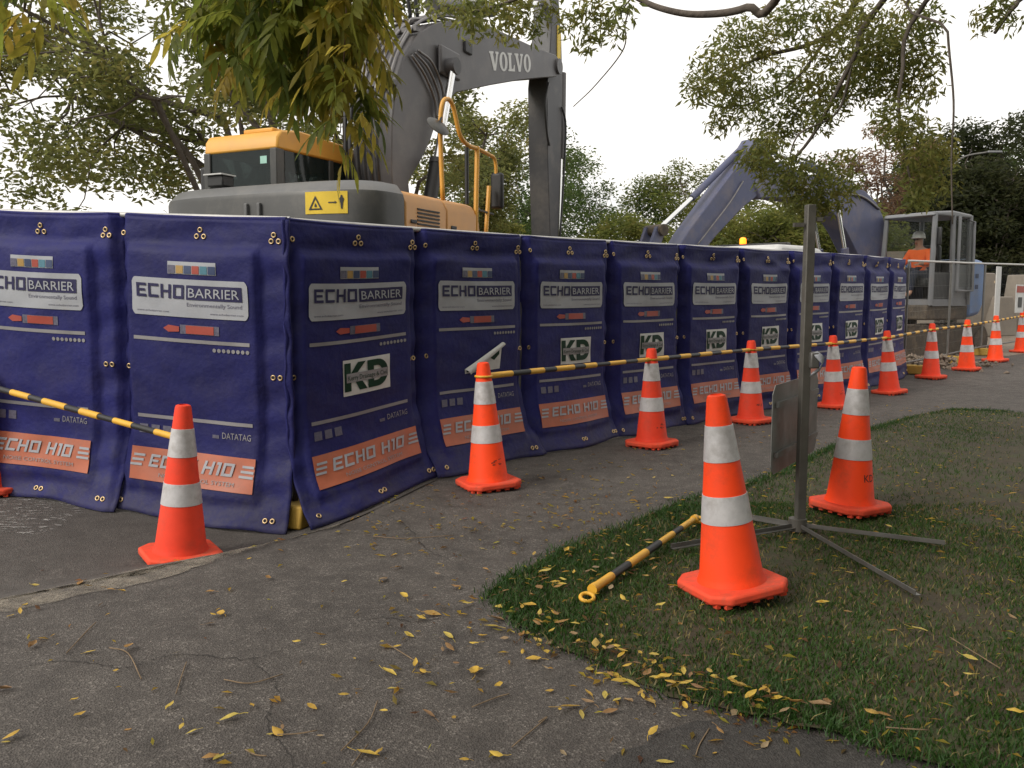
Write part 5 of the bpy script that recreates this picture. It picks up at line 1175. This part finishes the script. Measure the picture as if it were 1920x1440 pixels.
clumps([(1690, 225, 40), (1720, 260, 40), (1745, 300, 38), (1715, 320, 36), (1740, 350, 32), (1715, 370, 26), (1770, 280, 26), (1665, 245, 24), (1780, 350, 18)], 6.0, 6.5, 1.05)
clumps([(1075, 40, 30), (1100, 75, 26), (1120, 30, 30), (1150, 55, 26), (1165, 15, 28), (1105, 5, 26)], 5.2, 5.6)
clumps([(850, 20, 30), (885, 45, 30), (920, 15, 34), (955, 45, 32), (985, 15, 34), (1005, 50, 24), (890, 5, 36), (810, 5, 24), (1030, 10, 24), (960, 0, 30)], 5.0, 5.4)
clumps([(1850, 30, 26), (1880, 12, 26), (1840, 55, 14), (1900, 40, 18)], 5.5, 5.8)
rs = np.random.default_rng(17)
G_ash = [(.15, .18, .06), (.21, .235, .07), (.28, .275, .08), (.36, .31, .09)]
V, F, K = leaf_cloud(FC, np.array(FR)*1.15, 16000, .058, G_ash, rs, droop=.75, asp=.30)
setp(link('outer_foliage', fast_mesh('outer_foliage', V, F, [M_leafv], K), ash), kind='stuff')
# unseen rest of the crown, thickened and lowered at right to shade the barrier
C = []
while len(C) < 300:
    p = rs.uniform((-3.2, -6, 2.3), (13, 9.5, 7.6))
    if ((p[0]-5.0)/8.0)**2+((p[1]-1.4)/7.6)**2 > 1: continue
    if p[2] < 4.2-.42*max(0, p[0]-4.5) or (p[1] < 1.5 and p[2] < 3.6 and p[0] < 6.5): continue
    if p[0] < .8 and p[1] > -1.5: continue
    if p[1] > 0 and not ((p[2]-2.4)/p[1] > .42 or (p[0]-1.3)/p[1] > .66): continue
    C.append(tuple(Vector(p)-O))
V, F, K = leaf_cloud(C, rs.uniform(.6, 1.0, len(C)), 80000, .19, G_ash, rs, droop=.6)
setp(link('crown', fast_mesh('crown', V, F, [M_leafv], K), ash), kind='stuff')
C2 = []  # added unseen foliage, low behind and to the right, to darken the footpath barrier
while len(C2) < 150:
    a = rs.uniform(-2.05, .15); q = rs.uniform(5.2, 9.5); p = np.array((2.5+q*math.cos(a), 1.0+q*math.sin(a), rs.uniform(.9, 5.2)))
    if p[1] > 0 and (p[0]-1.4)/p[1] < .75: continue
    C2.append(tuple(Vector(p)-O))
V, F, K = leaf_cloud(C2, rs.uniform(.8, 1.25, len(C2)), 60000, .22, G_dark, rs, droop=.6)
setp(link('shade_skirt', fast_mesh('shade_skirt', V, F, [M_leafv], K), ash), kind='stuff')
for c in C2[::10]: MB().tube(wob(hub-O, c, 5, .04, rs), [.05, .042, .034, .026, .018, .01], 6).build('limb', M_bark, ash, smooth=True)  # added limbs carrying the unseen shading foliage
for c in C[::8]: MB().tube(wob(hub-O, c, 5, .04, rs), [.05, .042, .034, .026, .018, .01], 6).build('limb', M_bark, ash, smooth=True)

# ------------------------------------------------------------------ fallen leaves and twigs
FL_ = []
for v in range(6):
    r_ = random.Random(300+v); mb = MB(); L = r_.uniform(.046, .076); w_ = L*r_.uniform(.34, .46); cu = r_.uniform(.12, .5)
    rows = []; prof = [(0, .08), (.2, .75), (.5, 1), (.8, .55), (1, 0)]
    for t, k in prof:
        z = .004+cu*L*.55*(t-.5)**2*1.6+.002*r_.uniform(-1, 1); b = r_.uniform(.1, .35)*w_*k; rows.append(((t-.5)*L, k*w_*.5, z, b))
    for x, hw, z, b in rows: mb.v += [(x, -hw, z+b), (x+.0, 0, z), (x, hw, z+b*.7)]
    for i in range(4):
        for j in (0, 1): mb.f.append((3*i+j, 3*i+j+3, 3*i+j+4, 3*i+j+1))
    if v % 2 == 0: mb.tube([(-L*.5, 0, .004), (-L*.75, .004, .004), (-L*.95, .012, .003)], .0009, 4, False)
    FL_.append(mb.build('fallen_leaf', M_leaf_fallen, mesh_only=True, smooth=True))
def on_grass(x, y): return inside(GR, x, y)
def drop(x, y, r_, lab, grp):
    g = on_grass(x, y); o = link('fallen_leaf', r_.choice(FL_)); z = gz(x, y)+((.028+mound(x, y)+r_.uniform(0, .012)) if g else .006)
    o.location = (x, y, z); s = r_.uniform(.5, 1.15); o.scale = (s*r_.uniform(.85, 1.1), s*r_.uniform(.75, 1.25), s*r_.uniform(.6, 1.8))
    flip = math.pi if r_.random() < .25 else 0
    o.rotation_euler = (flip+r_.uniform(-.3, .3) if not flip else flip+r_.uniform(-.15, .15), r_.uniform(-.25, .25), r_.uniform(0, 6.28))
    if flip: o.location.z += .02
    setp(o, lab, 'leaf', grp)
r_ = random.Random(8); na = ng = 0
hand = [(400, 1160), (395, 1172), (415, 1155), (665, 1238), (1025, 1256), (840, 1195), (905, 1196), (780, 1250), (720, 1090), (820, 1082), (645, 1096), (520, 1378), (505, 1382), (530, 1375), (600, 1384), (645, 1312), (430, 1352), (340, 1372), (240, 1376), (395, 1425), (410, 1428), (850, 1352), (890, 1266), (935, 1290), (585, 1330), (10, 1396), (20, 1388), (690, 1418), (930, 1425), (870, 1428), (1050, 1340), (1070, 1330), (320, 1330), (150, 1345), (60, 1215), (20, 1158), (40, 1153), (210, 1110), (230, 1112), (745, 1215), (790, 1165), (1000, 1240), (1030, 1300), (1090, 1345), (960, 1190), (1180, 1320)]
def spots():
    for u, v in hand: yield gp(u, v, 0)
    while True:
        m = r_.random()
        if m < .22: u, v = r_.uniform(0, 1250), 980+460*r_.random()**1.2
        elif m < .52: u = r_.uniform(720, 1330); v = r_.gauss(1140-(u-900)*.42, 75)
        elif m < .8: u = r_.uniform(930, 1500); v = r_.gauss(1175+(u-930)*.36, 24)
        else: u, v = r_.uniform(1050, 1920), 820+600*r_.random()
        if v < 800 or v > 1439: continue
        yield gp(u, v, 0)
extra = []
for x, y in spots():
    n_ = -.66*(x+1.75)+.75*(y-4.2)
    if x < 7 and n_ > .85 and x < 1.5: continue
    g = on_grass(x, y)
    if g and ng < 130: drop(x, y, r_, 'yellow fallen ash leaf lying in the grass', 'fallen leaves in the grass'); ng += 1
    elif not g and na < 150: drop(x, y, r_, 'yellow fallen ash leaf lying on the asphalt', 'fallen leaves on the asphalt'); na += 1
    else: extra.append((x, y, g))
    if len(extra) > 420: break
# the many smaller scraps as one scatter
V = []; F = []; K = []
for x, y, g in extra+[(r_.uniform(.2, 6), r_.uniform(4.5, 11), None) for _ in range(900)]+[(r_.uniform(.2, 4.5), r_.uniform(2.0, 6), None) for _ in range(900)]+[(*gp(r_.uniform(650, 1150), r_.gauss(960, 55), 0), None) for _ in range(320)]:
    if g is None:
        g = on_grass(x, y); n_ = -.66*(x+1.75)+.75*(y-4.2)
        if n_ > .75 and x < 6: continue
    a = r_.uniform(0, 6.28); L = r_.uniform(.018, .055); w_ = L*r_.uniform(.18, .42); z = gz(x, y)+((.026+mound(x, y)+r_.uniform(0, .012)) if g else .007); t = r_.uniform(-.25, .35)
    n = len(V); c, s = math.cos(a), math.sin(a)
    for px_, py_, pz in ((-L/2, 0, .001), (0, -w_/2, .004+w_*.3), (L/2, 0, .001+max(0, t)*L), (0, w_/2, .004)): V.append((x+c*px_-s*py_, y+s*px_+c*py_, z+pz))
    F += [(n, n+1, n+2), (n, n+2, n+3)]; q = r_.random(); col = (.56, .39, .06) if q < .5 else (.40, .25, .07) if q < .72 else (.22, .13, .06)
    K += [tuple(cc*r_.uniform(.8, 1.15) for cc in col)]*4
setp(link('leaf_litter', fast_mesh('leaf_litter', V, F, [M_leafv], np.array(K))), 'scatter of small yellow leaf scraps over path and grass', 'leaf litter', kind='stuff')
tw = [((1010, 1358), (1025, 1350), (960, 1405)), ((725, 1210), (745, 1222), (790, 1250)), ((205, 1218), (240, 1228), (265, 1277)), ((330, 1305), (345, 1258), (350, 1245)), ((420, 1278), (470, 1285), (530, 1268)), ((520, 1382), (560, 1380), (595, 1374)),
      ((640, 1412), (690, 1360), (708, 1318)), ((885, 1330), (930, 1312), (955, 1305)), ((460, 1410), (480, 1420), (500, 1422)), ((1660, 1390), (1700, 1392), (1740, 1393)), ((1780, 1210), (1830, 1240), (1875, 1268)), ((660, 1440), (675, 1420), (690, 1400)), ((125, 1228), (160, 1190), (180, 1170)), ((700, 1008), (760, 1012), (850, 1006)), ((1330, 1370), (1312, 1400), (1305, 1420))]
for i, pts in enumerate(tw):
    P = []
    for u, v in pts:
        x, y = gp(u, v); P.append(Vector((x, y, gz(x, y)+(.035+mound(x, y) if on_grass(x, y) else .008))))
    b = P[0].copy(); o = MB().tube([p-b for p in bez(P, 4)], .0022, 5).build('fallen_twig', M_twig, smooth=True, loc=b)
    setp(o, 'thin pale bare leaf stalk lying on the ground among the leaves', 'twig', 'fallen leaf stalks')
